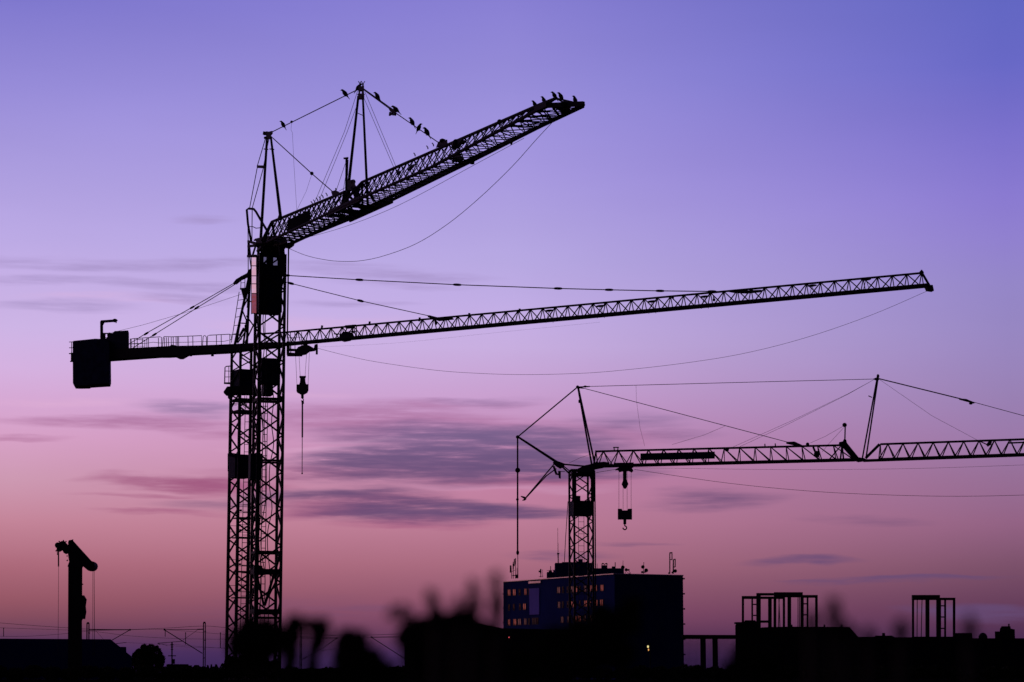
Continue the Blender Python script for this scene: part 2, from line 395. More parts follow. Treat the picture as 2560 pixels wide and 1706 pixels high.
# outer pipe and hoses down the mast
mb = MB(); q = Za(CA[1], 0) + e1a * .2
mb.tube(Vector((q.x, q.y, za(835))), Vector((q.x, q.y, za(617))), .045)
mb.build('pipe', STEEL, ca)
mb = MB()
for o_, s_, z0_, z1_ in ((-.55, 1, 1560, 600), (-.35, 2, 1500, 640), (.05, 3, 1650, 900), (-.75, 5, 1380, 690)):
    rnd = random.Random(s_); c0 = C1 + e1a * o_ + e2a * .82; pts = []
    for i in range(15): pts.append(Vector((c0.x, c0.y, za(z0_ + (z1_ - z0_) * i / 14))) + e1a * rnd.uniform(-.14, .14))
    mb.path(smoothpts(pts, 4), .028, 5)
mb.build('hanging_hose', ROPE, ca)
# service boxes inside the mast
def mbox(mb, P, e1, e2, x0, x1, y0, y1, Y, dep, off=0):
    """box whose front spans the pixel rectangle; aligned with the mast axes"""
    a_ = at(x0, y1, Y); b_ = at(x1, y0, Y); w = (b_.x - a_.x) / max(.3, e1.x) ; 
    w = max(.05, w - dep * abs(e2.x) / max(.3, e1.x)); c = (a_ + b_) / 2
    c = Vector((c.x, P.y + off, c.z)); return mb.box(c, w, dep, b_.z - a_.z, math.atan2(e1.y, e1.x))
mb = mbox(MB(), C1, e1a, e2a, 634, 708, 694, 784, Y1, 1.35); mb.build('machinery_house', CABM, ca)
# operator cab with panes above it: corner posts, roof, floor
cab = MB(); cc = C1.copy(); zt, zb = za(637), za(694)
for sx_ in (-1, 1):
    for sy_ in (-1, 1): cab.bar(Za(cc + e1a * sx_ * .62 + e2a * sy_ * .62, zb), Za(cc + e1a * sx_ * .62 + e2a * sy_ * .62, zt), .14)
cab.box(Za(cc, zt), 1.4, 1.4, .1, th1); cab.box(Za(cc, (za(668) + zb) / 2), 1.36, 1.36, za(668) - zb, th1)
cab.bar(Za(cc + e1a * -.6 + e2a * .66, za(668)), Za(cc + e1a * .1 + e2a * .66, zt), .12); cab.bar(Za(cc + e1a * .6 + e2a * .66, za(668)), Za(cc + e1a * .1 + e2a * .66, zt), .1)
cab.box(Za(cc + e1a * -.05, (za(655))), .34, .5, .9, th1)
co = cab.build('cab', CABM, ca)
MB().box(Za(cc + e2a * .6, (zt + zb) / 2), 1.2, .03, zt - zb, th1).build('window', CGLASS, co)
mb = mbox(MB(), C1, e1a, e2a, 642, 703, 899, 961, Y1, 1.2); mb.build('switch_cabinet', CABM, ca)
mb = mbox(MB(), C1, e1a, e2a, 652, 684, 961, 990, Y1, .8); mb.build('cable_drum_box', CABM, ca)
mb = mbox(MB(), C1, e1a, e2a, 620, 657, 1136, 1201, Y1, .7, -.2); mb.build('ballast_box', CABM, ca)
# sheet hung on the left of the cab
def sheet(x0, x1, y0, y1, m, nm):
    mb = MB(); n = 8; L = [at(x0 + random.uniform(-.2, .2), y0 + (y1 - y0) * i / n, Y1 - .4) for i in range(n + 1)]; Rr = [at(x1 + random.uniform(-.2, .2), y0 + (y1 - y0) * i / n, Y1 - .9) for i in range(n + 1)]
    for i in range(n): mb.prism([L[i], Rr[i], Rr[i + 1], L[i + 1]], Vector((.012, .007, 0)))
    return mb.build(nm, m, ca)
tag_ = sheet(629.5, 640.5, 643, 734, BANW, 'signal_panel'); tag_['label'] = 'upper white panel'
tag_ = sheet(629, 641, 734, 784, BANR, 'signal_panel'); tag_['label'] = 'lower red panel'
mb = MB(); Pf = Plane(640, Y1 - .85, 90)
mb.tube(Pf.pt(641.5, 640), Pf.pt(642, 786), .05); mb.tube(Pf.pt(628.5, 640), Pf.pt(628.5, 786), .02)
for yy in (643, 665, 690, 710, 734, 784): mb.tube(Pf.pt(628, yy), Pf.pt(643, yy), .025)
mb.build('panel_frame', STEEL, ca)
# slewing head and jib foot
mb = MB()
mb.prism([a(*p) for p in ((640, 602), (662, 597), (690, 594), (716, 602), (718, 612), (708, 616), (696, 620), (684, 613), (660, 614), (640, 613))], radJ * 1.5)

mb.box(Za(C1, za(624)), 1.5, 1.5, .1, th1)
mb.bar(a(700, 612), a(704, 640), .22); mb.bar(a(646, 612), a(646, 640), .16); mb.bar(a(665, 612), a(663, 640), .14); mb.bar(a(651, 640), a(668, 622), .08); mb.bar(a(664, 622), a(676, 636), .07); mb.bar(a(676, 636), a(684, 622), .07); mb.bar(a(696, 612), a(690, 640), .1)
for i in range(6):
    t = i / 5; p = C1 + e1a * (-.7 + 1.4 * t); mb.bar(Za(p + e2a * .7, za(643)), Za(p + e2a * .7 + e1a * random.uniform(-.2, .2), za(606)), .09)
mb.build('slewing_head', STEEL, ca)
# the gantry at the back left of the head
mb = MB(); r4 = px2m(3.1, C1)
mb.path([a(628, 604), a(620, 560), a(617, 525), a(622, 522), a(634, 523), a(640, 530), a(655, 556), a(668, 578), a(672, 586)], r4, 7)
mb.path([a(630, 602), a(630, 570), a(630.5, 523)], r4 * .4); mb.path([a(620.5, 700), a(620.5, 604), a(619.5, 560)], r4 * .4)
mb.path([a(624, 567), a(632, 567), a(640, 571), a(650, 570)], r4 * .35)
for y0, y1_, x0, x1 in ((604, 610, 621, 642), (616, 614, 621, 640), (641, 640, 620, 640)): mb.bar(a(x0, y0), a(x1, y1_), .15)
mb.path([a(622, 606), a(626, 640)], r4 * .9); mb.path([a(640, 612), a(630, 644)], r4 * .9); mb.path([a(624, 640), a(632, 700)], r4 * .6)
mb.path([a(621, 603), a(621, 640)], r4 * .9)
mb.bar(a(636, 601), a(650, 601), .1); mb.bar(a(638, 598), a(650, 598), .06)
mb.build('rear_gantry', STEEL, ca)
# first A-frame: two legs apart across the jib, meeting at the top
def legpair(L, r, nm, par):
    for p, q in L: MB().tube(p, q, r, n=8).build(nm, STEEL, par)
top1 = a(671, 336)
MB().tube(a(652, 596, .05), a(668, 338, .05), px2m(3.9, C1), px2m(3.1, C1), 8).build('a_frame_leg', STEEL, ca)
MB().tube(a(702, 548, -.1), a(677, 342, -.1), px2m(4.1, C1), px2m(2.8, C1), 8).build('a_frame_leg', STEEL, ca)
mb = MB(); mb.prism([a(*p) for p in ((662, 333), (666, 330), (672, 331), (681, 329), (682, 333), (678, 338), (676, 347), (668, 348), (666, 339))], radJ * .35)
mb.ball(a(663, 345), .09); mb.bar(a(660.5, 373), a(669.5, 374), .07); mb.bar(a(675, 373), a(684.5, 374), .07); mb.bar(a(661, 333), a(664, 335), .2)
mb.prism([a(*p) for p in ((692, 552), (697, 538), (704, 540), (706, 549))], radJ * .4)
mb.build('a_frame_head', STEEL, ca)
mb = MB(); rr_ = px2m(1.15, C1)
mb.path([a(663, 349), a(644, 413), a(643, 420), a(624, 521)], rr_); mb.path([a(673, 345), a(668, 368), a(657.5, 424), a(630.5, 521)], rr_)
mb.build('back_stay', ROPE, ca)
MB().prism([a(*p) for p in ((642, 414), (660, 414.5), (660, 421), (642, 420))], radJ * .12).build('stay_spreader', STEEL, ca)
def ropeA(L, r=.9, nm='pendant_rope', k=1):
    P = [a(*p) for p in L]
    if k > 1: P = smoothpts(P, k)
    return MB().path(P, px2m(r, P[0]), 5).build(nm, ROPE, ca)
ropeA([(681, 330), (786, 278), (889, 227)], 1.25)
ropeA([(677, 341), (755, 412), (780, 435), (831, 479)], 1.25)
mb = MB(); mb.ball(a(729, 305), .08); mb.ball(a(779.5, 434), .11); mb.build('rope_clamp', STEEL, ca)
ropeA([(729, 306), (727.5, 325), (731, 332), (735, 415), (742, 526)], .35, 'signal_wire'); ropeA([(779.5, 436), (765, 480), (742, 526)], .35, 'signal_wire')
# second A-frame (the jib strut)
MB().tube(a(866, 512, .3), a(896, 240, .1), px2m(3.8, C1), px2m(2.8, C1), 8).build('jib_strut_leg', STEEL, ca)
MB().tube(a(919.5, 515, -.3), a(907, 240, -.1), px2m(3.1, C1), px2m(2.5, C1), 8).build('jib_strut_leg', STEEL, ca)
mb = MB()
for pg in (((896, 218), (910, 217), (910, 227), (896, 228)), ((895, 236), (910.5, 236), (910.5, 248), (895, 248)), ((896.5, 226), (900.5, 226), (900, 238), (896, 238)), ((904.5, 226), (909.5, 226), (910, 238), (904.5, 238))):
    mb.prism([a(*p) for p in pg], radJ * .35)
mb.bar(a(894, 236.5), a(911, 236.5), .05); mb.bar(a(893.5, 283), a(907, 289), .035)
mb.path([a(896, 204), a(899, 209), a(899.5, 218)], .025, 5); mb.path([a(900, 218), a(900.5, 208), a(903, 203.5), a(906.5, 209), a(906, 218)], .025, 5); mb.path([a(908.5, 218), a(908.5, 209), a(912, 204)], .025, 5)
mb.build('strut_head', STEEL, ca)
for L in ([(894, 228), (861, 330), (788, 503)], [(893, 262), (868, 330), (797, 503)], [(912, 230), (989, 415)], [(910, 246), (983.5, 417)], [(863, 410), (839, 482)], [(864, 440), (858, 478)], [(866, 468), (848, 478)]): ropeA(L, .62, 'hoist_rope')
ropeA([(909, 224), (972, 270)], 1.9, 'pendant_bar'); ropeA([(910, 222.5), (974, 268)], .9, 'pendant_bar')
ropeA([(985, 280), (1040, 318), (1095, 356)], 1.3)
mb = MB(); mb.prism([a(*p) for p in ((971, 270), (976, 269), (984, 275), (990, 280), (989, 284), (982, 283), (975, 278))], radJ * .15)
mb.path([a(976, 281), a(974.5, 288), a(979, 285), a(983, 287)], .07, 5); mb.ball(a(988, 286), .07, (1, 1, 1.4)); mb.build('pendant_joint', STEEL, ca)
# jib : three chords with lacing, two sections
hw = .75
T1a, T1b = a(680, 555), a(862, 480)
T2a, T2b = a(905, 456), a(1352, 261)
TT = a(1391, 246)
fl = lambda x, y: a(x, y, -hw); br = lambda x, y: a(x, y, hw)
FL = [fl(668, 606), fl(873, 509), fl(1079, 418), fl(1367, 263)]; BR = [br(716, 613), br(922, 529), br(1182, 402), br(1459, 262)]
jb = MB(); rc_ = .085
def chord(P, r): jb.path(P, r, 8)
chord([T1a, T1b], rc_ * 1.05); chord([T2a, T2b, TT], rc_); chord(FL, rc_ * 1.05); chord(BR, rc_ * 1.05)
for o in (.02, .10): jb.bar(BR[0] - Vector((0, 0, o)), BR[-1] - Vector((0, 0, o)), .09)
def at_s(P, s):                          # point on polyline by plan distance along the jib
    Q = [(p, (Vector((p.x, p.y)) - J.P).dot(J.d)) for p in P]
    for (p, u), (q, v) in zip(Q, Q[1:]):
        if s <= v or q is P[-1]: t = (s - u) / (v - u); return p.lerp(q, t)
SS = lambda p: (Vector((p.x, p.y)) - J.P).dot(J.d)
def lace(s0, s1, T, p0, p1, w):
    s = s0; i = 0
    while s < s1 - .3:
        per = p0 + (p1 - p0) * (s - s0) / (s1 - s0); u, v = s, min(s + per, s1); m_ = (u + v) / 2
        for Cd in (FL, BR): jb.bar(at_s(T, u), at_s(Cd, m_), w); jb.bar(at_s(Cd, m_), at_s(T, v), w)
        jb.bar(at_s(FL, m_), at_s(BR, m_), w)
        if i % 2: jb.bar(at_s(FL, m_), at_s(BR, m_ + per), w); 
        else: jb.bar(at_s(BR, m_), at_s(FL, m_ + per), w)
        jb.bar(at_s(FL, m_), at_s(BR, m_ + per * 1.0), w * .8)
        s += per; i += 1
TP1 = [T1a, T1b]; TP2 = [T2a, T2b]
lace(SS(T1a) + .15, SS(T1b), TP1, .8, .75, .05)
lace(SS(T2a), SS(T2b), TP2, .72, 1.08, .042)
s0, s1 = SS(T1b), SS(T2a)
for k in range(3):
    u = s0 + (s1 - s0) * k / 3; v = s0 + (s1 - s0) * (k + 1) / 3; jb.bar(at_s(FL, u), at_s(BR, v), .08); jb.bar(at_s(BR, u), at_s(FL, v), .08)
jb.bar(T1b, at_s(FL, s0 + 1.3), .12); jb.bar(T1b, at_s(BR, s0 + 1.3), .12); jb.bar(T2a, at_s(FL, s1 - 1.6), .12); jb.bar(T2a, at_s(BR, s1 - 1.6), .12)
jb.bar(T1a, fl(655, 603), .13); jb.bar(T1a, br(690, 612), .13); jb.bar(T2a, at_s(FL, s1 + .6), .1); jb.bar(T2a, at_s(BR, s1 + .6), .1)
# joint plates
jb.prism([br(*p) for p in ((860, 549), (962, 498), (962, 510), (925, 528), (916, 529), (872, 550))], radJ * .12)
jb.bar(at_s(FL, s0 - .5), at_s(FL, s1 + 1.5), .1, .3); jb.bar(at_s(BR, s0 - 1), at_s(BR, s1 + 2.5), .1, .35)
for s_ in (s0 - .8, s0 + .8, s1): jb.bar(at_s(FL, s_), at_s(BR, s_), .35, .12)
# tip frame
jb.bar(at_s(FL, SS(FL[-1]) - .1), a(1459, 260, .1), .16, .22); jb.bar(FL[-1], BR[-1], .12); jb.bar(TT, BR[-1], .07); jb.bar(TT, FL[-1], .07); jb.bar(TT, a(1420, 263), .07)
sT = SS(T2b)
for i in range(4):
    u = sT - 2.2 + i * .95; jb.bar(at_s(FL, u), at_s(BR, u + 1.7), .04); jb.bar(at_s(FL, u), at_s(BR, u + .9), .04); jb.bar(at_s(FL, u + .5), at_s(BR, u + .4), .035)
jb.bar(fl(1340, 275), fl(1370, 262), .22, .22); jb.bar(T2b, FL[-1], .1)
jb.bar(fl(1376, 261), br(1418, 285), .1); jb.bar(fl(1376, 261), br(1400, 293), .08)
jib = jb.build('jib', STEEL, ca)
jl = MB(); jl.prism([fl(*p) for p in ((718, 551), (776, 524), (776, 556), (718, 582))], radJ * .06); jl.build('sign_board', mat('blackened_board', (.006, .007, .012), .9, spec=.02), ca)
mb = MB(); mb.prism([a(*p) for p in ((1445, 257), (1458, 257.5), (1458, 261.5), (1445, 261))], radJ * .25); mb.build('jib_end_buffer', STEEL, ca)
# jib trolley parked at the tip
mb = MB(); mb.prism([a(*p) for p in ((1396, 264), (1409, 255), (1418, 255), (1420, 264), (1428, 268), (1424, 276), (1404, 278), (1400, 272))], radJ * .7)
mb.tube(a(1408, 261, -.5), a(1408, 261, .5), .13); mb.build('jib_tip_sheave', STEEL, ca)
# winch standing in the gap of the top chord, post in front of it
mb = MB()
mb.prism([a(*p) for p in ((872, 453), (880, 452), (885, 453), (888, 463), (887, 470), (876, 478), (868, 478), (868, 456))], radJ * .5)
mb.path([a(871, 477), a(867, 500), a(864, 514)], .13, 7); mb.path([a(882, 470), a(888, 484), a(897, 505)], .15, 7); mb.path([a(887, 466), a(893, 480), a(905, 500)], .08, 6)
mb.ball(a(883, 455), .14); mb.build('trolley_winch', STEEL, ca)
mb = MB(); mb.bar(a(865.5, 514), a(866.5, 396), px2m(5.5, C1)); mb.prism([a(*p) for p in ((858.5, 395), (871, 393.5), (871, 398), (859, 398))], radJ * .15)
mb.bar(a(870.5, 400), a(869, 440), .04); mb.build('lamp_post', STEEL, ca)
# fittings on the top chord
mb = MB()
for (x, y) in ((781, 512), (787, 508), (801, 500), (818, 491), (808, 496), (794, 503), (1038, 391), (1070, 373), (1084, 366)):
    mb.path([a(x, y), a(x - .5, y - 4), a(x - 3.5, y - 8)], .03, 4)
mb.prism([a(*p) for p in ((1090, 369), (1095, 356), (1100, 354), (1118, 353), (1119, 361))], radJ * .2)
mb.ball(a(1106, 352), .14, (1, 1, .8)); mb.path([a(1099, 358), a(1101, 350), a(1112, 350), a(1117, 359), a(1116.5, 350)], .04, 5)
mb.ball(a(1249, 305), .13)
mb.prism([a(*p) for p in ((828, 480), (838, 477), (848, 481), (848, 487), (832, 492))], radJ * .25); mb.path([a(840, 478), a(839.5, 471)], .04, 5)
mb.build('chord_fitting', STEEL, ca)
mb = MB()
mb.prism([a(*p) for p in ((1128, 358), (1136, 351), (1146, 351), (1151, 346), (1158, 353), (1166, 355), (1150, 362), (1140, 374), (1132, 372))], radJ * .5)
mb.ball(a(1142, 360), .25); mb.build('hoist_gear', STEEL, ca)
mb = MB(); mb.prism([a(*p, .2) for p in ((1132, 392), (1148, 387), (1158, 397), (1150, 404), (1140, 402), (1130, 408))], radJ * .4); mb.bar(br(1135, 402), br(1183, 408), .14)
mb.prism([a(*p) for p in ((991, 434), (1000, 427), (1003, 432), (997, 440))], radJ * .2); mb.prism([a(*p) for p in ((1018, 424), (1032, 412), (1040, 411), (1034, 419), (1022, 428))], radJ * .2); mb.build('cable_guide', STEEL, ca)
mb = MB(); mb.prism([br(*p) for p in ((1176, 403), (1183, 404), (1182, 411), (1176, 410))], radJ * .2); mb.path([br(1275, 352), br(1278, 362), br(1283, 350)], .04, 5); mb.build('stop_block', STEEL, ca)
mb = MB(); mb.prism([br(*p) for p in ((694, 616), (738, 604), (735, 614), (724, 622), (716, 620))], radJ * .3); mb.build('heel_platform', STEEL, ca)
ropeA([(745, 600, hw), (860, 568, hw), (1000, 512, hw), (1200, 405, hw), (1310, 346, hw)], .5, 'trolley_rope', 5)
ropeA([(723, 622, .2), (768, 640, .2), (820, 651, .2), (862, 654, .2), (905, 652, .2), (960, 640, .2), (1040, 610, .2), (1120, 560, .2), (1200, 494, .2), (1280, 417, .2), (1340, 350, .2), (1381, 306, .3)], .62, 'power_cable', 5)

# ================================================================== CRANE B : hammerhead crane behind, counterweight on the left
B = Plane(612, 190, 60); Y2 = 190.0; b = lambda x, y, o=0: B.pt(x, y, o)
C2 = at(611.5, 1100, Y2)
cb = empty('tower_crane', (C2.x, C2.y, 0), 'hammerhead tower crane with long level jib and boxy counterweight, behind the front crane', 'crane', 'construction cranes')
zb_ = lambda py, Y=Y2: at(611, py, Y).z
W2 = 54.7 / F * Y2; th2 = R(30.8)
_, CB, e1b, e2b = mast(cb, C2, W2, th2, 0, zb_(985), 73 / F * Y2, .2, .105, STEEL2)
mast(cb, C2, W2 * .98, th2, zb_(985), zb_(868), 60 / F * Y2, .17, .09, STEEL2, name='slewing_tower')
ladder(cb, Vector((C2.x + .1, C2.y - .3, 1)), Vector((C2.x + .25, C2.y - .3, zb_(1000))), .4, (1, 0, 0), STEEL2, .6, .03)
for py in (1296, 1345, 1430, 1495, 1610):                    # thin landing platforms
    z = zb_(py); mb = MB(); mb.box(Za(C2, z) + e1b * .3, 1.9, 1.4, .09, th2)
    for o in (.5, 1.0): mb.bar(Za(CB[0], z + o), Za(CB[1], z + o), .035); mb.bar(Za(CB[3], z + o), Za(CB[2], z + o), .035)
    mb.box(Za(CB[0], z + .55) + e1b * .25, .16, .16, .16); mb.build('landing', STEEL2, cb)
mb = mbox(MB(), C2, e1b, e2b, 579, 634, 926, 986, Y2, 1.5); mb.build('slewing_unit', CABM, cb)
mb = mbox(MB(), C2, e1b, e2b, 570, 628, 1138, 1196, Y2, 1.3); mb.bar(at(570, 1134, Y2 - .8), at(570, 1179, Y2 - .8), .06); mb.bar(at(574, 1137, Y2 - .8), at(597, 1140, Y2 - .8), .3); mb.build('climbing_frame', CABM, cb)
Q = front(Y2 - 1)
mb = MB(); mb.prism([Q.pt(*p) for p in ((571, 970), (587, 969), (640, 969), (640, 986), (583, 986), (577, 993), (576, 999), (573, 999), (572, 987), (563, 987), (562, 983))], (0, 1.8, 0))
mb.build('platform', STEEL2, cb)
mb = MB(); r_ = .028
mb.path([Q.pt(561.5, 958), Q.pt(562.5, 919), Q.pt(565, 916.5), Q.pt(582, 915)], r_ * 1.6, 5)
for L in (((572, 917), (572, 958)), ((562, 928), (582, 928.5)), ((562, 943), (582, 942.5)), ((561, 958), (585, 960)), ((561, 957), (585, 957))): mb.tube(Q.pt(*L[0]), Q.pt(*L[1]), r_, n=5)
mb.bar(Q.pt(560, 958.5), Q.pt(585, 960), .12)
for L in (((580, 1013), (580, 1009), (604, 1011)), ((580, 1002), (580, 1013), (592, 1013)), ((614, 1000), (608, 1015), (614, 1022), (621, 1015)), ((612, 990), (612, 1004), (618, 1020)), ((617, 990), (617, 1020))): mb.path([Q.pt(*p) for p in L], r_, 5)
mb.build('platform_railing', STEEL2, cb)
for py in (1002, 1031): MB().box(Za(C2, zb_(py)), W2 + .15, W2 + .15, .17, th2).build('mast_collar', STEEL2, cb)
# tower head
def legB(p, q, w, nm='tower_head_leg'): return MB().bar(p, q, w).build(nm, STEEL2, cb)
legB(b(587, 862, -.5), b(612, 745, -.3), .16); legB(b(612, 745, -.3), b(626, 676), .2); legB(b(617, 864, .3), b(626, 676, .1), .19); legB(b(608, 862, .6), b(617, 800, .4), .12); legB(b(650, 858, .4), b(630, 690, .1), .14)
mb = MB()
for L in (((612, 745), (622, 720)), ((605, 775), (620, 810)), ((605, 775), (622, 742)), ((598, 808), (617, 809)), ((622, 720), (618, 770)), ((598, 840), (609, 820)), ((590, 858), (612, 822)), ((594, 858), (616, 826)), ((617, 750), (640, 760)), ((616, 790), (645, 830)), ((645, 790), (612, 858)), ((600, 812), (590, 857))):
    mb.bar(b(*L[0]), b(*L[1]), .085)
mb.box(b(604, 818) + Vector((.4, 0, 0)), .3, .3, .3); mb.build('tower_head_bracing', STEEL2, cb)
ladder(cb, b(586, 856, -.7), b(605.5, 729, -.5), .5, (1, 0, .15), STEEL2, .62, .032)
mb = MB(); mb.bar(b(601.5, 723, -.3), b(625, 721, -.3), .2, .12); rail(mb, [b(602, 722, -.5), b(612, 721, -.5)], 29 / F * Y2, .3 * 1.6, .03); mb.path([b(602.5, 692, -.5), b(620, 693, -.5)], .06, 5)
mb.prism([b(*p) for p in ((603, 724), (620, 724), (616, 748), (609, 748))], (0, .5, 0)); mb.build('head_platform', STEEL2, cb)
mb = MB(); mb.prism([b(*p) for p in ((583, 708), (590, 699), (604, 691), (617, 684), (621, 676), (627, 672), (629, 690), (617, 695), (604, 701), (592, 711), (584, 711))], radB * .3); mb.build('head_plate', STEEL2, cb)
# counter-jib
cj = MB()
cj.prism([b(*p) for p in ((205, 882), (325, 873.5), (424, 868.5), (430, 865), (436, 866), (444, 868), (500, 867), (582, 863.5), (660, 859), (712, 859), (712, 867), (645, 873), (582, 881.5), (474, 887), (458, 896), (450, 896), (440, 891.5), (424, 892.5), (404, 892.5), (275, 901.5), (205, 903))], radB * 1.5)
for x in (477, 531): cj.tube(b(x, 886, -.5), b(x, 891, -.5), .12)
cjo = cj.build('counter_jib', STEEL2, cb)
cw = MB(); cw.prism([b(*p) for p in ((184, 860), (186, 857.5), (240, 852), (264, 853), (275, 862), (275.5, 905), (276, 955), (274, 963), (240, 965), (225, 966), (223, 968), (200, 968.5), (187, 968), (184.5, 962))], radB * 2.4)
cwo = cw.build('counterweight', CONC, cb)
wn = MB(); wn.prism([b(*p) for p in ((262, 860), (268, 849), (272, 843), (282, 837), (288, 831), (298, 831), (321.5, 829.5), (321.8, 872), (302, 876), (275, 880), (262, 880))], radB * 1.5); wno = wn.build('winch_housing', CABM, cb)
wn = MB()
for c, r in (((259, 845), .2), ((274, 838), .22), ((281, 841), .16), ((261, 838), .12), ((268, 846), .1)): wn.tube(b(*c, -.5), b(*c, .5), r, n=9)
for p, q in (((256, 834), (284, 834.5)), ((251, 842), (262, 842)), ((284, 836), (268, 850)), ((256, 847), (272, 850)), ((258, 834), (258, 856)), ((270, 834), (270, 850)), ((283, 833), (289, 839))): wn.bar(b(*p), b(*q), .1)
wn.build('hoist_winch', STEEL2, cb)
mb = MB(); mb.bar(b(254.3, 854), b(254, 804), .22); mb.bar(b(253.5, 804.5), b(290, 802), .2); mb.prism([b(*p) for p in ((255, 816), (257, 815), (262, 806), (255, 805))], radB * .12)
mb.ball(b(287, 801.8), .16, (1.4, 1, 1)); mb.bar(b(290, 802), b(294, 801.5), .06); mb.path([b(290, 802), b(290.5, 808)], .05, 5); mb.build('davit', STEEL2, cb)
mb = MB(); rp_ = .032
def rl(L, r=rp_): mb.path([b(*p) for p in L], r, 5)
rl([(173, 855.6), (187, 855), (230, 850.5), (254, 848.5)]); rl([(173, 870), (185, 870)]); rl([(173, 884.5), (186, 884.5)], .05); rl([(179, 855.6), (179, 905)]); rl([(188, 855), (188, 860)]); rl([(212, 853), (212, 857)]); rl([(230, 851), (236, 849), (245, 855)])
mb.prism([b(*p) for p in ((178, 884), (186, 884), (186, 903), (178, 904))], radB * 1.0); rl([(176, 904), (184, 904)], .06)
rl([(325.6, 848.5), (334, 847), (400, 842.5), (404, 844), (404, 870)]); rl([(326, 847), (326, 873)])
rl([(406, 870), (408, 845), (410, 842), (430, 842.5), (504, 839.5), (504, 868)]); rl([(506, 867), (508, 841), (512, 839), (516, 843), (516.5, 868)]); rl([(518, 866), (519, 840), (524, 838.5), (573, 836), (578, 838), (579, 848), (575, 851)])
rl([(579, 836.5), (602, 837.5), (604, 848), (600, 851)]); rl([(325, 861), (360, 859.5), (383, 856), (400, 858), (430, 856.5), (470, 856), (504, 854.5), (560, 854), (572, 851)], .022)
for x in (328, 336, 343, 356, 367, 371, 396, 411, 416, 421, 428, 433, 440, 443.5, 446.5, 470, 482, 541, 553, 574.5): rl([(x, 848 - (x - 330) * .045), (x + .4, 873 - (x - 330) * .038)])
rl([(343, 849), (362, 851), (362, 870)], .03); rl([(327, 866), (360, 866)], .02); rl([(327, 859), (355, 859)], .02)
mb.build('railing', STEEL2, cb)
def pend(L, r, conn, nm='pendant_bar', cl=3.2, o=0, par=None):
    P = [b(*p, o) for p in L]; mb = MB().path(P, px2m(r, P[0]), 6); ro = mb.build(nm, ROPE, cb)
    for (x, y, l) in conn:
        c = b(x, y, o); i = min(range(len(L) - 1), key=lambda k: abs((L[k][0] + L[k + 1][0]) / 2 - x)); d = P[i + 1] - P[i]
        oval(MB(), c, d, px2m(l, c) / max(.4, abs(d.normalized().x)), px2m(cl, c)).build('rope_connector', STEEL2, ro)
pend([(586, 708), (480, 769), (365, 834), (323.4, 860), (318, 866)], 1.0, [(480.5, 769, 14), (365.5, 834.5, 14)], cl=2.8)
pend([(588, 711), (492.5, 770), (385.6, 837), (328, 873)], 1.0, [(492.5, 769.5, 14), (386, 837, 14)], cl=2.8)
MB().path([b(606, 735), b(480, 777), b(360, 812), b(279, 832)], px2m(.45, C2), 5).build('luffing_wire', ROPE, cb)
pend([(640, 686), (716, 689), (898.5, 700), (1143, 712.3), (1395, 721.6), (1522.6, 725), (1650, 727.7), (1780, 729), (1830, 729.5)], 1.25, [(717, 689, 18), (898.5, 700, 24), (1143, 712.3, 24), (1395, 721.6, 24), (1522.6, 725, 24), (1650, 727.7, 24), (1780, 729, 24)])
pend([(640, 690), (712, 705), (727.5, 709), (901, 752.5), (1085.6, 793)], 1.1, [(727.5, 709, 18), (901, 752.5, 19)])
# jib
hb = .42
jt0, jt1 = b(717, 831), b(2304, 683); jc0, jc1 = b(717, 861), b(2304, 715.5)
jf0, jf1 = jc0 - B.n3 * hb, jc1 - B.n3 * hb; jr0, jr1 = jc0 + B.n3 * hb - Vector((0, 0, .0)), jc1 + B.n3 * hb
jb = MB(); jb.path([b(655, 835), jt0, jt1], .08, 6)
for p, q in ((jf0, jf1), (jr0, jr1)): jb.bar(p - (q - p) * .035, q + (q - p) * .012, .14, .16)
L_ = (jt1 - jt0).length; n = 50
for i in range(n + 1):
    t = i / n; T = jt0.lerp(jt1, t); Fp = jf0.lerp(jf1, t); Rp = jr0.lerp(jr1, t)
    jb.bar(T, Fp, .055); jb.bar(T, Rp, .055); jb.bar(Fp, Rp, .05)
    if i < n:
        t2 = (i + 1) / n; jb.bar(T, jf0.lerp(jf1, t2), .062); jb.bar(jt0.lerp(jt1, t2), Rp, .062); jb.bar(Fp, jr0.lerp(jr1, t2), .04)
jb.bar(b(2304, 681), b(2328, 722), .14); jb.prism([b(*p) for p in ((2312, 714), (2329, 715), (2332, 729), (2318, 727))], radB * .6)
jb.bar(b(2303, 690), b(2304, 675), .09); jb.ball(b(2304, 682), .16); jb.bar(b(655, 835), b(700, 862), .1); jb.bar(b(655, 862), b(700, 835), .1); jb.bar(b(720, 831), b(755, 826, -.4), .05)
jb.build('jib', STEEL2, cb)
for (x, y) in ((804, 824), (923, 814), (1048, 804), (1172, 793), (1298, 782), (1544, 758), (1682, 747)):
    MB().bar(b(x, y), b(x + 1.5 - (x > 1300) * 1, y - 10 + (x > 1300) * 4), .16, .1).build('jib_marker', STEEL2, cb)
for (x, y) in ((1373, 777), (1501, 765.5), (1630, 754), (1761, 742), (2030, 714.5), (2165, 699.5)):
    c = b(x, y); mb = oval(MB(), c, jt1 - jt0, px2m(24, c) / .87, px2m(3, c))
    mb.tube(c, b(x - 8, y + 31), .02, n=4); mb.tube(c, b(x + 10, y + 30), .02, n=4); mb.build('tie_connector', STEEL2, cb)
mb = MB(); mb.prism([b(*p) for p in ((1069, 789.5), (1073, 789), (1105, 797), (1131, 795), (1135, 799), (1110, 802), (1098, 803), (1082, 797), (1070, 793))], radB * .25); mb.build('pendant_bracket', STEEL2, cb)
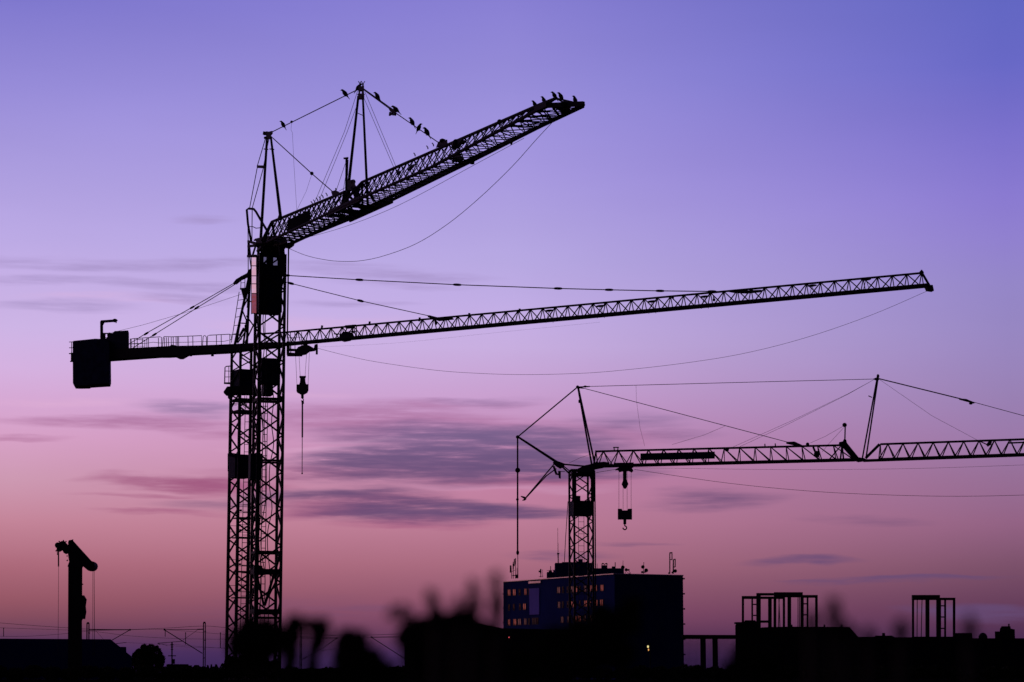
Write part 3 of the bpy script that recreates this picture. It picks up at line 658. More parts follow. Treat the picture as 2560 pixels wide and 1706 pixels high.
mb = MB(); mb.prism([b(*p) for p in ((1817, 729), (1824, 726.5), (1870, 727), (1900, 725.5), (1910, 727), (1900, 731), (1870, 734), (1840, 733))], radB * .25); mb.build('pendant_bracket', STEEL2, cb)
for (x, y) in ((1090, 809), (1785, 750), (1786, 749)):
    mb = MB(); mb.ball(b(x, y), px2m(3.6, b(x, y)), (1, 1, 1.2)); mb.tube(b(x - 1, y - 10), b(x, y), .05)
    if x != 1786: mb.build('floodlight', STEEL2, cb)
mb = MB(); mb.prism([b(*p) for p in ((850, 850), (851, 838), (857, 831), (868, 831), (876, 833), (882, 836), (885, 843), (880, 846), (878, 851), (862, 854))], radB * .8)
for p, q in (((863, 815), (890, 813)), ((864, 815), (864, 820)), ((882, 812), (882, 834)), ((868, 820), (862, 834)), ((878, 820), (886, 834)), ((872, 829), (891, 829)), ((872, 844), (891, 845)), ((891, 813), (891, 845)), ((835, 835), (852, 836))): mb.tube(b(*p), b(*q), .045, n=5)
mb.prism([b(*p) for p in ((864, 819), (878, 816.5), (888, 817), (885, 820), (866, 822))], radB * .5); mb.build('trolley_winch', STEEL2, cb)
# trolley with maintenance basket
mb = MB(); mb.prism([b(*p) for p in ((737, 880), (745, 870), (760, 864), (772, 866), (784, 873), (786, 864), (794, 862), (792, 870), (788, 876), (774, 878), (766, 885), (750, 888), (740, 887))], radB * 1.1)
mb.prism([b(*p) for p in ((718, 884), (755, 886), (756, 889), (718, 889))], radB * 1.3); mb.bar(b(720, 854), b(720, 888), .22); mb.bar(b(727, 850), b(727, 886), .07); mb.prism([b(*p) for p in ((763, 852), (769, 851), (769, 866), (762, 866))], radB * .3)
mb.bar(b(786, 875), b(793, 875), .12); mb.bar(b(792, 863), b(792, 886.5), .16); mb.bar(b(718, 875), b(745, 876), .2); mb.prism([b(*p) for p in ((718, 856), (724, 853), (725, 874), (719, 874))], radB * .4)
for x in (718, 726, 737, 754): mb.tube(b(x, 831), b(x + .5, 872), .03, n=4)
mb.tube(b(718, 831), b(755, 828), .03, n=4); mb.tube(b(718, 845), b(754, 843), .02, n=4)
tro = mb.build('trolley', STEEL2, cb)
for L in (((739, 889), (742.4, 963)), ((747.7, 889), (750.5, 942)), ((766.5, 886), (762.6, 942)), ((773.4, 880), (770.2, 962))): MB().tube(b(*L[0]), b(*L[1]), px2m(.45, C2), n=5).build('hoist_rope', ROPE, cb)
mb = MB()
mb.prism([b(*p) for p in ((748.5, 941), (764.8, 941), (764.5, 944.5), (762.8, 946), (763.5, 956), (766, 963), (747.5, 963), (750, 955), (750.5, 946), (748.8, 944))], radB * .45)
mb.prism([b(*p) for p in ((741.3, 962.5), (771.2, 962), (771, 977), (768.5, 982), (760, 986.5), (753, 986.5), (743, 981), (741.3, 977))], radB * .6)
mb.bar(b(756, 985), b(756, 996), .2); hk = mb.build('hook_block', STEEL2, cb)
hkm = MB(); c = b(755.6, 1000); k = px2m(3.2, c); hkm.path([c + Vector((math.sin(t) * k, 0, math.cos(t) * k)) for t in [i * .55 - .2 for i in range(9)]], k * .4, 6); hkm.build('hook', STEEL2, hk)
sl = empty('lifting_sling', b(756, 1184), 'thin lifting sling hanging straight down from the hook of the hammerhead crane', 'sling')
mb = MB(); mb.path([b(756.5, 1003), b(757, 1010)], .11, 6); mb.bar(b(756, 1009), b(755.8, 1094), px2m(3.8, C2), .05); mb.build('strap', ROPE, sl)
mb = MB(); mb.tube(b(755.6, 1094), b(755.3, 1182), px2m(1.0, C2), n=6); mb.ball(b(755.3, 1184), px2m(2.1, C2)); mb.build('chain', ROPE, sl)
P = smoothpts([b(*p, .2) for p in ((794, 871), (860, 888), (940, 905), (1088, 926), (1200, 934), (1306, 937), (1420, 935), (1523, 929), (1690, 911), (1850, 886), (2010, 846), (2176, 789), (2318, 728))], 5)
MB().path(P, px2m(.42, C2), 5).build('power_cable', ROPE, cb)
MB().path(smoothpts([b(*p, .4) for p in ((800, 868), (1000, 857), (1240, 832), (1500, 806))], 4), px2m(.14, C2), 4).build('trolley_rope', ROPE, cb)

# ================================================================== CRANE C : fast-erecting crane on the right
D = Plane(1454, 230, 72); Y3 = 230.0; c_ = lambda x, y, o=0: D.pt(x, y, o)
C3 = at(1453, 1300, Y3)
cc3 = empty('tower_crane', (C3.x, C3.y, 0), 'tower crane on the right with two slim upright struts, standing before the office block', 'crane', 'construction cranes')
zc = lambda py, Y=Y3: at(1453, py, Y).z
W3 = 48.3 / F * Y3; th3 = R(13.2)
_, CC, e1c, e2c = mast(cc3, C3, W3, th3, 0, zc(1177), 64 / F * Y3, .17, .1, STEEL)
ladder(cc3, Vector((C3.x, C3.y, 1)), Vector((C3.x, C3.y, zc(1290))), 14 / F * Y3, e1c, STEEL, .58, .025)
mb = MB(); mb.box(Za(C3, zc(1272)), W3 * 1.04, W3 * 1.04, zc(1254) - zc(1290), th3); mb.box(Za(C3, zc(1247)) - e1c * .45, .6, .6, .5, th3); mb.build('machinery_house', CABM, cc3)
mb = MB(); mb.box(Za(C3, zc(1187)), W3 * 1.02, W3 * 1.02, .25, th3)
for k in (0, 1): mb.bar(Za(CC[k], zc(1178)), Za(CC[k], zc(1256)), .42, .3)
mb.prism([c_(*p) for p in ((1422, 1178), (1428, 1174), (1443, 1174), (1462, 1165), (1472, 1163), (1490, 1158), (1510, 1156), (1524, 1158), (1520, 1166), (1505, 1170), (1488, 1173), (1480, 1184), (1470, 1184), (1444, 1180))], radD * 1.2)
mb.build('slewing_head', STEEL, cc3)
mb = MB(); mb.tube(Za(CC[1], 0) + e1c * .25, Za(CC[1], zc(1180)) + e1c * .2, .06); mb.build('pipe', STEEL, cc3)
def tb(L, r, nm, m=STEEL, k=1, o=0, r2=None):
    P = [c_(*p, o) for p in L]
    if k > 1: P = smoothpts(P, k)
    rs = px2m(r, P[0]) if r2 is None else [px2m(r, P[0]), px2m(r2, P[-1])]
    return MB().path(P, rs, 7).build(nm, m, cc3)
tb([(1445, 970), (1479, 1160)], 2.2, 'strut_leg', o=-.25, r2=2.4); tb([(1446, 970), (1487, 1160)], 2.2, 'strut_leg', o=.25, r2=2.4)
mb = MB(); mb.ball(c_(1444, 968), px2m(4.2, C3)); mb.ball(c_(1294, 1093), px2m(4.6, C3)); mb.bar(c_(1447, 1004), c_(1453, 1004), .3); mb.build('strut_head', STEEL, cc3)
tb([(1444, 968), (1294, 1093)], 1.7, 'back_stay'); tb([(1297, 1094), (1392, 1156)], 2.6, 'rear_strut', r2=3.6)
tb([(1294, 1093), (1294, 1380)], 2.1, 'hanging_rod'); tb([(1294, 1380), (1294.5, 1396), (1295, 1444)], .9, 'hanging_rod')
mb = MB(); mb.ball(c_(1294.2, 1176), px2m(6.6, C3)); mb.ball(c_(1293.6, 1249), px2m(3.6, C3)); mb.ball(c_(1294.2, 1382), px2m(3.8, C3), (1, 1, 1.6)); mb.build('rod_joint', STEEL, cc3)
mb = MB(); mb.prism([c_(*p) for p in ((1386, 1152), (1392, 1153), (1412, 1160), (1410, 1168), (1400, 1172), (1390, 1166), (1382, 1158))], radD * .7)
mb.tube(c_(1408, 1161), c_(1471, 1167), px2m(2.1, C3)); mb.tube(c_(1405, 1167), c_(1423, 1184), px2m(2.2, C3)); mb.tube(c_(1408, 1165), c_(1428, 1181), px2m(1.4, C3))
mb.path([c_(1384, 1166), c_(1391, 1186), c_(1396, 1186)], .12, 5); mb.prism([c_(*p) for p in ((1395, 1178), (1402, 1178), (1402, 1197), (1397, 1196))], radD * .3); mb.bar(c_(1402, 1179), c_(1412, 1179), .06); mb.build('rear_linkage', STEEL, cc3)
mb = MB(); mb.tube(c_(1386, 1160, -.2), c_(1316, 1243, -.2), px2m(1.7, C3)); mb.tube(c_(1391, 1172, .2), c_(1366, 1190, .2), px2m(1.5, C3)); mb.tube(c_(1366, 1190, .2), c_(1314, 1246, .2), px2m(1.6, C3))
mb.path([c_(1314, 1246), c_(1307, 1243), c_(1302, 1241)], [.14, .1, .04], 6); mb.path([c_(1314, 1246), c_(1311, 1250), c_(1306, 1251.5)], [.14, .1, .04], 6); mb.build('folding_brace', STEEL, cc3)
hc = .7
def jibC(Ta, Tb_, Ba, Bb, n, nm, start=True):
    jb = MB(); jb.path([Ta, Tb_], .11, 6)
    F0, F1, R0, R1 = Ba - D.n3 * hc, Bb - D.n3 * hc, Ba + D.n3 * hc, Bb + D.n3 * hc
    jb.bar(F0, F1, .2, .2); jb.bar(R0, R1, .2, .2)
    for i in range(n):
        t0, tm, t1 = i / n, (i + .5) / n, (i + 1) / n; T = Ta.lerp(Tb_, tm)
        for (u, v) in ((F0, F1), (R0, R1)): jb.bar(u.lerp(v, t0), T, .075); jb.bar(T, u.lerp(v, t1), .075)
        jb.bar(F0.lerp(F1, t0), R0.lerp(R1, t0), .06)
    jb.bar(Ta, F0, .09); jb.bar(Ta, R0, .09)
    return jb
jb = jibC(c_(1490, 1129), c_(2103, 1113.5), c_(1490, 1166), c_(2135, 1150), 16, 'jib')
jb.prism([c_(*p) for p in ((2098, 1106), (2107, 1104), (2110, 1098), (2115, 1100), (2117, 1108), (2146, 1144), (2160, 1146), (2172, 1152), (2146, 1156), (2136, 1152), (2106, 1118), (2097, 1114))], radD * .35)
jb.bar(c_(2105, 1112), c_(2074, 1148), .1); jb.bar(c_(2105, 1112), c_(2101, 1150), .14); jb.bar(c_(2105, 1112), c_(2109, 1150), .14); jb.bar(c_(1490, 1126), c_(1484, 1160), .12)
jb.bar(c_(1533, 1119), c_(1547, 1119), .1); jb.bar(c_(1535, 1119), c_(1536, 1129), .1); jb.bar(c_(1545, 1119), c_(1544, 1129), .1)
jb.build('jib', STEEL, cc3)
jb = jibC(c_(2201, 1111), c_(2740, 1092.5), c_(2200, 1150), c_(2740, 1131), 14, 'jib'); jb.path([c_(2164, 1146), c_(2199, 1111)], .14, 6); jb.bar(c_(2150, 1152, -hc), c_(2200, 1150, -hc), .2); jb.bar(c_(2150, 1152, hc), c_(2200, 1150, hc), .2)
jb.prism([c_(*p) for p in ((2160, 1150), (2275, 1148), (2275, 1150.5), (2160, 1154.5))], radD * 1.2)
jb.prism([c_(*p) for p in ((2472, 1103), (2480, 1102), (2477, 1113), (2470, 1117), (2466, 1112))], radD * .4); jb.bar(c_(2448, 1103), c_(2470, 1113), .1); jb.bar(c_(2520, 1108), c_(2560, 1106.5), .14)
jb.build('outer_jib', STEEL, cc3)
MB().prism([c_(*p, -.6) for p in ((1601, 1134), (1787, 1129.5), (1787, 1147), (1601, 1151.5))], radD * .06).build('sign_board', CABM, cc3)
tb([(2194, 940), (2156, 1146)], 2.0, 'jib_strut_leg', o=-.3); tb([(2196, 940), (2165, 1146)], 2.0, 'jib_strut_leg', o=.3)
mb = MB(); mb.ball(c_(2195, 941), px2m(3.6, c_(2195, 941)), (1, 1, 1.5)); mb.prism([c_(*p) for p in ((2182, 948), (2192, 944), (2200, 949), (2192, 952))], radD * .3); mb.path([c_(2171, 990), c_(2180, 994)], .05, 5); mb.build('strut_head', STEEL, cc3)
tb([(2112, 1104), (2113, 1066)], 1.8, 'beacon_post'); mb = MB(); mb.ball(c_(2111.5, 1063), px2m(5.8, c_(2111, 1063))); mb.build('beacon', STEEL, cc3)
tb([(1447, 968), (1474, 966.6)], 1.6, 'pendant_rope'); tb([(1474, 966.6), (1830, 957), (2186, 948)], .75, 'pendant_rope'); mb = MB(); mb.ball(c_(1463, 966.8), px2m(3, C3), (1.6, 1, .9)); mb.build('rope_clamp', STEEL, cc3)
tb([(1447, 970), (1459, 971)], 1.5, 'pendant_rope'); tb([(1459, 971), (1981, 1109)], .85, 'pendant_rope')
mb = MB(); mb.path([c_(1966, 1107.5), c_(1985, 1109), c_(2004, 1115)], [.1, .2, .1], 7); mb.ball(c_(2019, 1111), .17); mb.ball(c_(2042, 1136), .28, (1, 1, 1.2)); mb.bar(c_(2033, 1118), c_(2040, 1135), .18); mb.bar(c_(1912, 1110), c_(1912.5, 1117), .1); mb.bar(c_(1938, 1109), c_(1938.5, 1116), .1); mb.ball(c_(1817, 1124), .22); mb.build('chord_fitting', STEEL, cc3)
for L in ([(2184, 950), (2120, 985), (1980, 1052), (1828, 1120)], [(2184, 950), (2120, 986), (1960, 1066), (1850, 1117)], [(2200, 950), (2330, 1040), (2442, 1100)], [(2108, 1066), (2062, 1092), (2026, 1108)], [(2109, 1070), (2070, 1112), (2056, 1130)], [(1423, 1158), (1450, 1145), (1478, 1136)], [(1812, 1066), (1760, 1088), (1680, 1112)]): tb(L, .38, 'hoist_rope', ROPE)
tb([(1590, 964), (1591, 1000), (1600, 1070), (1612, 1116)], .3, 'signal_wire', ROPE)
tb([(2197, 947), (2420, 1002)], 1.5, 'pendant_bar'); tb([(2420, 1002), (2560, 1040), (2740, 1086)], .8, 'pendant_rope'); mb = MB(); mb.path([c_(2398, 998), c_(2415, 1001), c_(2436, 1008)], [.07, .13, .07], 7); mb.ball(c_(2427, 1009), .12, (1.5, 1, 1)); mb.build('rope_clamp', STEEL, cc3)
P = smoothpts([c_(*p, .2) for p in ((1586, 1174), (1690, 1190), (1810, 1207), (1950, 1222), (2120, 1234), (2354, 1241), (2560, 1238), (2740, 1228))], 5); MB().path(P, px2m(.5, C3), 5).build('power_cable', ROPE, cc3)
P = smoothpts([c_(*p, .2) for p in ((1586, 1170), (1680, 1171), (1900, 1174), (2120, 1174), (2354, 1170), (2740, 1156))], 5); MB().path(P, px2m(.32, C3), 5).build('trolley_rope', ROPE, cc3)
P = [c_(1420, 1254), c_(1414, 1345), c_(1411, 1405)]; MB().path(P, .035, 5).build('tag_line', ROPE, cc3)
mb = MB(); mb.prism([c_(*p) for p in ((1534, 1159), (1584, 1158), (1584, 1168), (1578, 1170), (1583, 1177), (1580, 1181), (1572, 1177), (1556, 1178), (1549, 1180), (1545, 1175), (1538, 1175), (1548, 1170), (1548, 1163), (1534, 1163))], radD * 1.3)
mb.bar(c_(1490, 1182), c_(1545, 1173), .04); mb.build('trolley', STEEL, cc3)
mb = MB(); mb.bar(c_(1562.3, 1178), c_(1562.3, 1199), .32); mb.prism([c_(*p) for p in ((1559, 1198), (1566, 1198), (1571, 1211), (1565, 1222), (1560, 1222), (1554, 1211))], radD * .4); mb.build('upper_hook_block', STEEL, cc3)
for x in (1547.3, 1557.7, 1567.8, 1577.8): MB().tube(c_(x, 1178), c_(x, 1275), px2m(.45, C3), n=5).build('hoist_rope', ROPE, cc3)
mb = MB(); mb.prism([c_(*p) for p in ((1544.5, 1273), (1554, 1273), (1556, 1277), (1568, 1277), (1570, 1273), (1580, 1273), (1580, 1299), (1544.5, 1299))], radD * .8); mb.bar(c_(1562, 1298), c_(1562, 1311), .28); hk = mb.build('hook_block', STEEL, cc3)
hkm = MB(); c = c_(1562, 1320); k = px2m(4.6, c); hkm.path([c + Vector((0, 0, k * 2.2)), c + Vector((0, 0, k * 1.1))] + [c + Vector((math.sin(t) * k, 0, math.cos(t) * k)) for t in [i * .5 + .3 for i in range(10)]], k * .38, 6); hkm.build('hook', STEEL, hk)

# ================================================================== BIRDS
def make_bird():
    root = empty('bird', (0, 0, 0), 'x', 'bird', 'black birds perched on the front crane')
    S = [(-.112, .212, .003, .003), (-.085, .211, .010, .011), (-.075, .213, .024, .024), (-.052, .213, .032, .033), (-.028, .19, .031, .034), (-.010, .15, .046, .052), (.010, .105, .058, .066), (.032, .06, .056, .06), (.055, .022, .042, .042), (.075, -.015, .028, .022), (.09, -.05, .022, .012), (.125, -.118, .026, .007)]
    n = 10; vs = []; fs = []
    for i, (x, z, ry, rz) in enumerate(S):
        x2, z2 = S[min(i + 1, len(S) - 1)][:2]; x1, z1 = S[max(i - 1, 0)][:2]; t = Vector((x2 - x1, 0, z2 - z1)).normalized(); u = Vector((-t.z, 0, t.x))
        for k in range(n):
            a_ = 2 * math.pi * k / n; vs.append(Vector((x, 0, z)) + Vector((0, 1, 0)) * ry * math.cos(a_) + u * rz * math.sin(a_))
    for i in range(len(S) - 1):
        for k in range(n): fs.append((i * n + k, i * n + (k + 1) % n, (i + 1) * n + (k + 1) % n, (i + 1) * n + k))
    fs += [tuple(range(n))[::-1], tuple(range((len(S) - 1) * n, len(S) * n))]
    MB().add(vs, fs).build('body', FEATH, root, smooth=True)
    for s in (-1, 1):
        MB().path([(-.02, s * .044, .15), (.02, s * .055, .09), (.06, s * .04, .02), (.09, s * .014, -.045)], [.012, .024, .02, .004], 6).build('wing', FEATH, root, smooth=True)
        mb = MB().path([(.03, s * .018, .04), (.012, s * .018, .012), (.01, s * .018, -.01)], .006, 5)
        for tx in (-.02, .0, .02): mb.path([(.01, s * .018, .0), (.01 + tx, s * .018 + .004, -.006)], .004, 4)
        mb.build('leg', BEAK, root)
    return root
BIRDS = [  # foot pixel, facing (1 left / -1 right), tilt, scale, offset, label
    (706.5, 318, 1, 0, 1.25, 0, 'lone black bird on the rope just right of the left A-frame peak', 0),
    (862, 241, 1, 8, 1.35, 0, 'black bird facing left on the rope left of the tallest strut head', 0),
    (896.5, 226, -1, -6, 1.3, 0, 'black bird clinging beside the top of the tallest strut', .1),
    (942.5, 246.5, 1, 4, 1.2, 0, 'black bird on the thick pendant bar just right of the tallest strut', 0),
    (990, 281, 1, 14, 1.3, 0, 'black bird sitting on the knobbly joint of the right pendant rope', 0),
    (1028.5, 312, 1, -4, 1.25, 0, 'black bird below the pendant joint, uppermost of three close together on the thin rope', 0),
    (1049, 326.5, -1, 6, 1.2, 0, 'black bird facing right in the middle of three on the thin pendant rope', 0),
    (1065.5, 338, 1, -2, 1.35, 0, 'black bird nearest the jib on the thin pendant rope, lowest of three', 0),
    (1336, 267.5, 1, 0, 1.0, 0, 'black bird on the jib top chord, leftmost of five near the jib tip', 0),
    (1358, 258, 1, -6, 1.05, 0, 'upright black bird second from the left on the jib near its tip', 0),
    (1385, 246, 1, 0, 1.05, 0, 'black bird with beak out at the left side of the peak of the jib tip', 0),
    (1401, 248, 1, 0, 1.05, 0, 'plump black bird just right of the peak of the jib tip', 0),
    (1435, 258, 1, -14, 1.1, 0, 'black bird sitting alone at the very end of the jib', 0)]
proto = make_bird()
def copy_tree(o, par=None):
    c = o.copy(); col.objects.link(c)
    if par: c.parent = par
    for ch in [x for x in bpy.data.objects if x.parent == o and x != c]: copy_tree(ch, c)
    return c
for i, (x, y, f, tl, sc, off, lab, o2) in enumerate(BIRDS):
    o = proto if i == 0 else copy_tree(proto)
    o.location = a(x, y, off + o2); o.rotation_euler = (0, R(-tl) if f > 0 else R(tl), 0 if f > 0 else math.pi); o.rotation_euler.z += R(random.uniform(-12, 12)); o.scale = (sc * 1.5, sc * 1.45, sc * 1.3); o['label'] = lab

# ================================================================== OFFICE BLOCK
BY = 480.0
kx = (1535 - 1280) / F * BY
Lp = Plane(1535, BY, 0); Lp.d = Vector((-22.8, 43)).normalized(); Lp.n = Vector((-Lp.d.y, Lp.d.x)); Lp.n = Lp.n if Lp.n.x > 0 else -Lp.n
Rp = Plane(1535, BY, 0); Rp.d = Vector((.883, .469)); Rp.n = Vector((Rp.d.y, -Rp.d.x))
inn = Vector((Lp.n.x, Lp.n.y, 0)); dl = Vector((Lp.d.x, Lp.d.y, 0)); dr = Vector((Rp.d.x, Rp.d.y, 0)); fr = Vector((Rp.n.x, Rp.n.y, 0))
cor = Vector((kx, BY, 0)); HB = at(1535, 1436, BY).z; LL = 48.5; LR = 16.4
ob = empty('office_block', cor, 'blue grey multi-storey office block with glowing windows and rooftop antennas', 'building')
mb = MB(); mb.prism([cor, cor + dl * LL, cor + dl * LL + dr * LR, cor + dr * LR], (0, 0, 1e-4)); mb = MB()
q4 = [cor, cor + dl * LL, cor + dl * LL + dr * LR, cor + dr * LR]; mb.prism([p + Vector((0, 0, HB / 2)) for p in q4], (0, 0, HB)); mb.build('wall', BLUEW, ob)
mb = MB()
for k in range(7):                                 # storey ledges showing on the right edge
    z = HB - .6 - k * 3.1; e = cor + dr * (LR + .12); mb.box(Vector((e.x, e.y, z)), .5, .6, .3); e = cor + dl * LL; mb.box(Vector((e.x, e.y, z - 2)), .3, .3, .25)
mb.build('ledge', BLUEW2, ob)
mb = MB(); o3 = -inn * .12 + fr * .0
up = Vector((0, 0, 1))
mb.bar(cor + up * (HB + .08) + o3 - dl * .1, cor + dl * LL + up * (HB + .08) + o3, .3, .16); mb.bar(cor + up * (HB + .08) + fr * .12, cor + dr * LR + up * (HB + .08) + fr * .12, .3, .16); mb.build('parapet_flashing', ALU, ob)
slope = lambda x: (x - 1273) * -.0515
def win(x, y, w, h, m):
    out = -inn
    p = [Lp.pt(x - w / 2, y - h / 2 + slope(x)), Lp.pt(x + w / 2, y - h / 2 + slope(x)), Lp.pt(x + w / 2, y + h / 2 + slope(x)), Lp.pt(x - w / 2, y + h / 2 + slope(x))]
    c = sum(p, Vector()) / 4; fm = MB()
    for i in range(4): fm.bar(p[i] + out * .03, p[(i + 1) % 4] + out * .03, .12, .16, up=out)
    mid = (p[0] + p[1]) / 2, (p[2] + p[3]) / 2; fm.bar(mid[0] + out * .03, mid[1] + out * .03, .1, .1, up=out)
    fo = fm.build('window', FRAME, ob)
    MB().prism([q + out * .02 for q in p], out * .02).build('pane', m, fo)
rw = random.Random(3)
rowsx = [(1482, [1273, 1286, 1299.4, 1313.9, 1323.4], [1397, 1408, 1419.6, 1431, 1440, 1450, 1463, 1478, 1490, 1505.3]),
         (1519, [1273, 1285, 1300.5, 1311.5], [1398, 1407.5, 1420, 1432, 1438.5, 1450, 1464, 1475, 1491, 1504]),
         (1556.5, [1273, 1287.5, 1299, 1313.5, 1323.2, 1333, 1338.5, 1344], [1406, 1422, 1438, 1449, 1462, 1478, 1489]),
         (1594, [1273, 1286, 1299.4, 1313.9, 1322.5], [1398, 1408, 1420])]
for y, A_, B_ in rowsx:
    for x in A_ + B_:
        w = rw.choice((6.5, 8, 8.5, 4)); w = min(w, 4.2) if 1330 < x < 1347 else w
        win(x, y, w, 15.5, PANED if rw.random() < (.25 if y < 1540 else .5) else PANE)
out = -inn
MB().prism([Lp.pt(*p) + out * .1 for p in ((1324.5, 1472), (1349.5, 1470.5), (1349.5, 1536.5), (1325.5, 1537.5))], out * .15).build('wall_panel', PANEL, ob)
MB().prism([Lp.pt(*p) + out * .14 for p in ((1323.5, 1454), (1353.5, 1452.5), (1353.5, 1457.5), (1323.5, 1459.5))], out * .2).build('sign_strip', ALU, ob)
def roofbox(x0, x1, y0, y1, Y, dep, nm, m=BLUEW2):
    Pq = front(Y); return MB().prism([Pq.pt(x0, y0) + Vector((0, dep / 2, 0)), Pq.pt(x1, y0) + Vector((0, dep / 2, 0)), Pq.pt(x1, y1) + Vector((0, dep / 2, 0)), Pq.pt(x0, y1) + Vector((0, dep / 2, 0))], (0, dep, 0)).build(nm, m, ob)
roofbox(1388, 1484, 1407.5, 1446, 505, 7, 'penthouse'); roofbox(1405, 1470, 1405.5, 1409, 505.5, 6, 'penthouse'); roofbox(1367.5, 1392, 1430.5, 1450, 508, 5, 'penthouse'); roofbox(1484, 1560, 1421, 1442, 494, 6, 'penthouse'); roofbox(1446, 1457, 1398, 1408, 507, 2, 'chimney')
roofbox(1504, 1518.5, 1413.5, 1422, 495, 2, 'roof_vent'); roofbox(1530, 1539, 1416.5, 1423, 496, 1.5, 'roof_vent')
mb = MB(); Pq = front(495)
for x in (1507, 1515.5): mb.prism([Pq.pt(x - 4.5, 1411), Pq.pt(x, 1407.5), Pq.pt(x + 4.5, 1411)], (0, 1, 0))
for x in (1505, 1511, 1517): mb.tube(Pq.pt(x, 1410), Pq.pt(x, 1415), .06, n=4)
mb.build('vent_cowl', ROOFM, ob)
def ant(label, Y, bars, balls=(), cat='antenna', grp='antennas on the office block roof', boxes=()):
    Pq = front(Y); b0 = Pq.pt(*bars[0][0]); o = empty('rooftop_antenna', b0, label, cat, grp)
    mb = MB()
    for p, q, w in bars: mb.tube(Pq.pt(*p), Pq.pt(*q), px2m(w * .72, b0), n=6)
    mb.build('pole', STEEL2, o)
    for (x, y, r) in balls:
        c = Pq.pt(x, y); MB().tube(c + Vector((-.05, -.25, 0)), c + Vector((.05, .1, 0)), px2m(r, c), px2m(r * .5, c), 12).build('dish', STEEL2, o)
    for (x0, x1, y0, y1) in boxes: MB().prism([Pq.pt(x0, y0), Pq.pt(x1, y0), Pq.pt(x1, y1), Pq.pt(x0, y1)], (0, px2m(x1 - x0, b0), 0)).build('aerial_panel', STEEL2, o)
    return o
ant('cluster of tall aerial panels at the left end of the office roof', 519, [((1283, 1447), (1283, 1405), 1.4), ((1289, 1447), (1289, 1396), 1.2), ((1279, 1447), (1278, 1415), 1.2), ((1293, 1447), (1292.5, 1420), 1.0), ((1277, 1430), (1290, 1425), .8), ((1280, 1440), (1296, 1438), 1.5)], boxes=[(1274.5, 1278.5, 1414, 1432), (1281.5, 1284.5, 1410, 1424), (1284.5, 1287, 1398, 1416), (1287.5, 1290, 1396, 1412), (1288, 1296, 1437, 1446)])
ant('thin pole with small boxes right of the left aerial cluster', 515, [((1352, 1444), (1352, 1423), 1.5), ((1356.5, 1444), (1356.5, 1424), .8), ((1347, 1442), (1358, 1441), .8)], boxes=[(1346.5, 1350, 1427, 1431), (1350, 1353.5, 1423, 1434)])
ant('short pole on the low roof box left of the penthouse', 512, [((1376.5, 1431), (1376.5, 1416), 1.4), ((1367, 1427), (1388, 1425), .6)], boxes=[(1372, 1380, 1427, 1432), (1383, 1387, 1426, 1431)])
ant('tallest needle antenna with a bulge, on the penthouse left edge', 506, [((1395.5, 1409), (1395.5, 1385), 2.0), ((1395, 1385), (1395, 1358), 1.2), ((1394.6, 1358), (1394.4, 1320), .7)], boxes=[(1392.5, 1398.5, 1383, 1386), (1393.8, 1396.8, 1386, 1394)])
ant('small stub antenna right of the crane mast on the roof', 496, [((1493, 1422), (1493, 1409), .8)])
ant('short pole between the vent cowls and the round dish', 496, [((1538, 1422), (1538, 1406), 1.6)])
ant('round dish with a spike in the middle of the roof', 496, [((1557.5, 1424), (1557.5, 1402), .9)], [(1557.5, 1419, 5)])
ant('tilted flat dish on struts at the right end of the low penthouse', 490, [((1562, 1434), (1566, 1428), 1), ((1577, 1434), (1572, 1428), 1), ((1562, 1426), (1574, 1425), 3.5), ((1568, 1432), (1579, 1436), 1)], [(1566, 1425, 4)])
ant('pole with three round dishes on the right half of the roof', 486, [((1609, 1435), (1609.5, 1406), 1.2), ((1604, 1431), (1614, 1431), 2.5)], [(1607.5, 1418, 4.6), (1616, 1426.5, 5), (1606, 1431, 3)])
ant('tallest pole with ring head near the right roof edge', 486, [((1674.5, 1435), (1674.5, 1384), 2.2), ((1680, 1400), (1680, 1384), 2), ((1673.5, 1383), (1681, 1382), 2.5), ((1674, 1399), (1681, 1400), 1.5)], [(1673, 1433.5, 2.4)])
ant('thick aerial with a dish at its foot near the right roof edge', 486, [((1683, 1435), (1683.5, 1400), 2.4), ((1688, 1418), (1688, 1398), 2.0), ((1683, 1400), (1688, 1398), 2.0), ((1683, 1418), (1688, 1418), 2)], [(1688.5, 1428, 4.6), (1682, 1432, 3)])

# ================================================================== RIGHT-HAND BUILDINGS
def block(name, label, Y, poly, dep, m, cat='building', group=None, ext=0):
    P = [at(x, y, Y) for x, y in poly]; x0, x1 = P[0], P[-1]; c = Vector(((x0.x + x1.x) / 2, Y, 0)); o = empty(name, c, label, cat, group)
    pts = [Vector((P[0].x, Y, 0))] + P + [Vector((P[-1].x, Y, 0))]; rv = Vector((c.x, c.y, 0)).normalized() * dep; pts = [p + rv / 2 for p in pts]
    MB().prism(pts, rv).build('wall', m, o); return o
def lip(o, pts, Y, dep, h, m=ROOFM, nm='roof'):
    mb = MB(); P = [at(x, y, Y) for x, y in pts]
    for p, q in zip(P, P[1:]): mb.bar(p + Vector((0, dep / 2, 0)), q + Vector((0, dep / 2, 0)), dep + .5, h)
    return mb.build(nm, m, o)
rb = block('mansard_house', 'dark building with sloping right roof edge under the larger timber frame', 262, [(1838, 1564), (1842, 1558), (1859, 1558), (1862, 1551), (1888, 1551), (1900, 1571), (1904, 1569), (1926, 1568), (1978, 1567), (2124, 1568), (2145, 1592)], 14, PLAST)
mb = MB(); Pq = front(261.8)
for x in (1979, 2061, 2104): mb.bar(Pq.pt(x, 1569), Pq.pt(x, 1562), .18)
mb.build('chimney', ROOFM, rb)
lip(rb, [(1838, 1558), (1859, 1558)], 261.7, 1, .2)
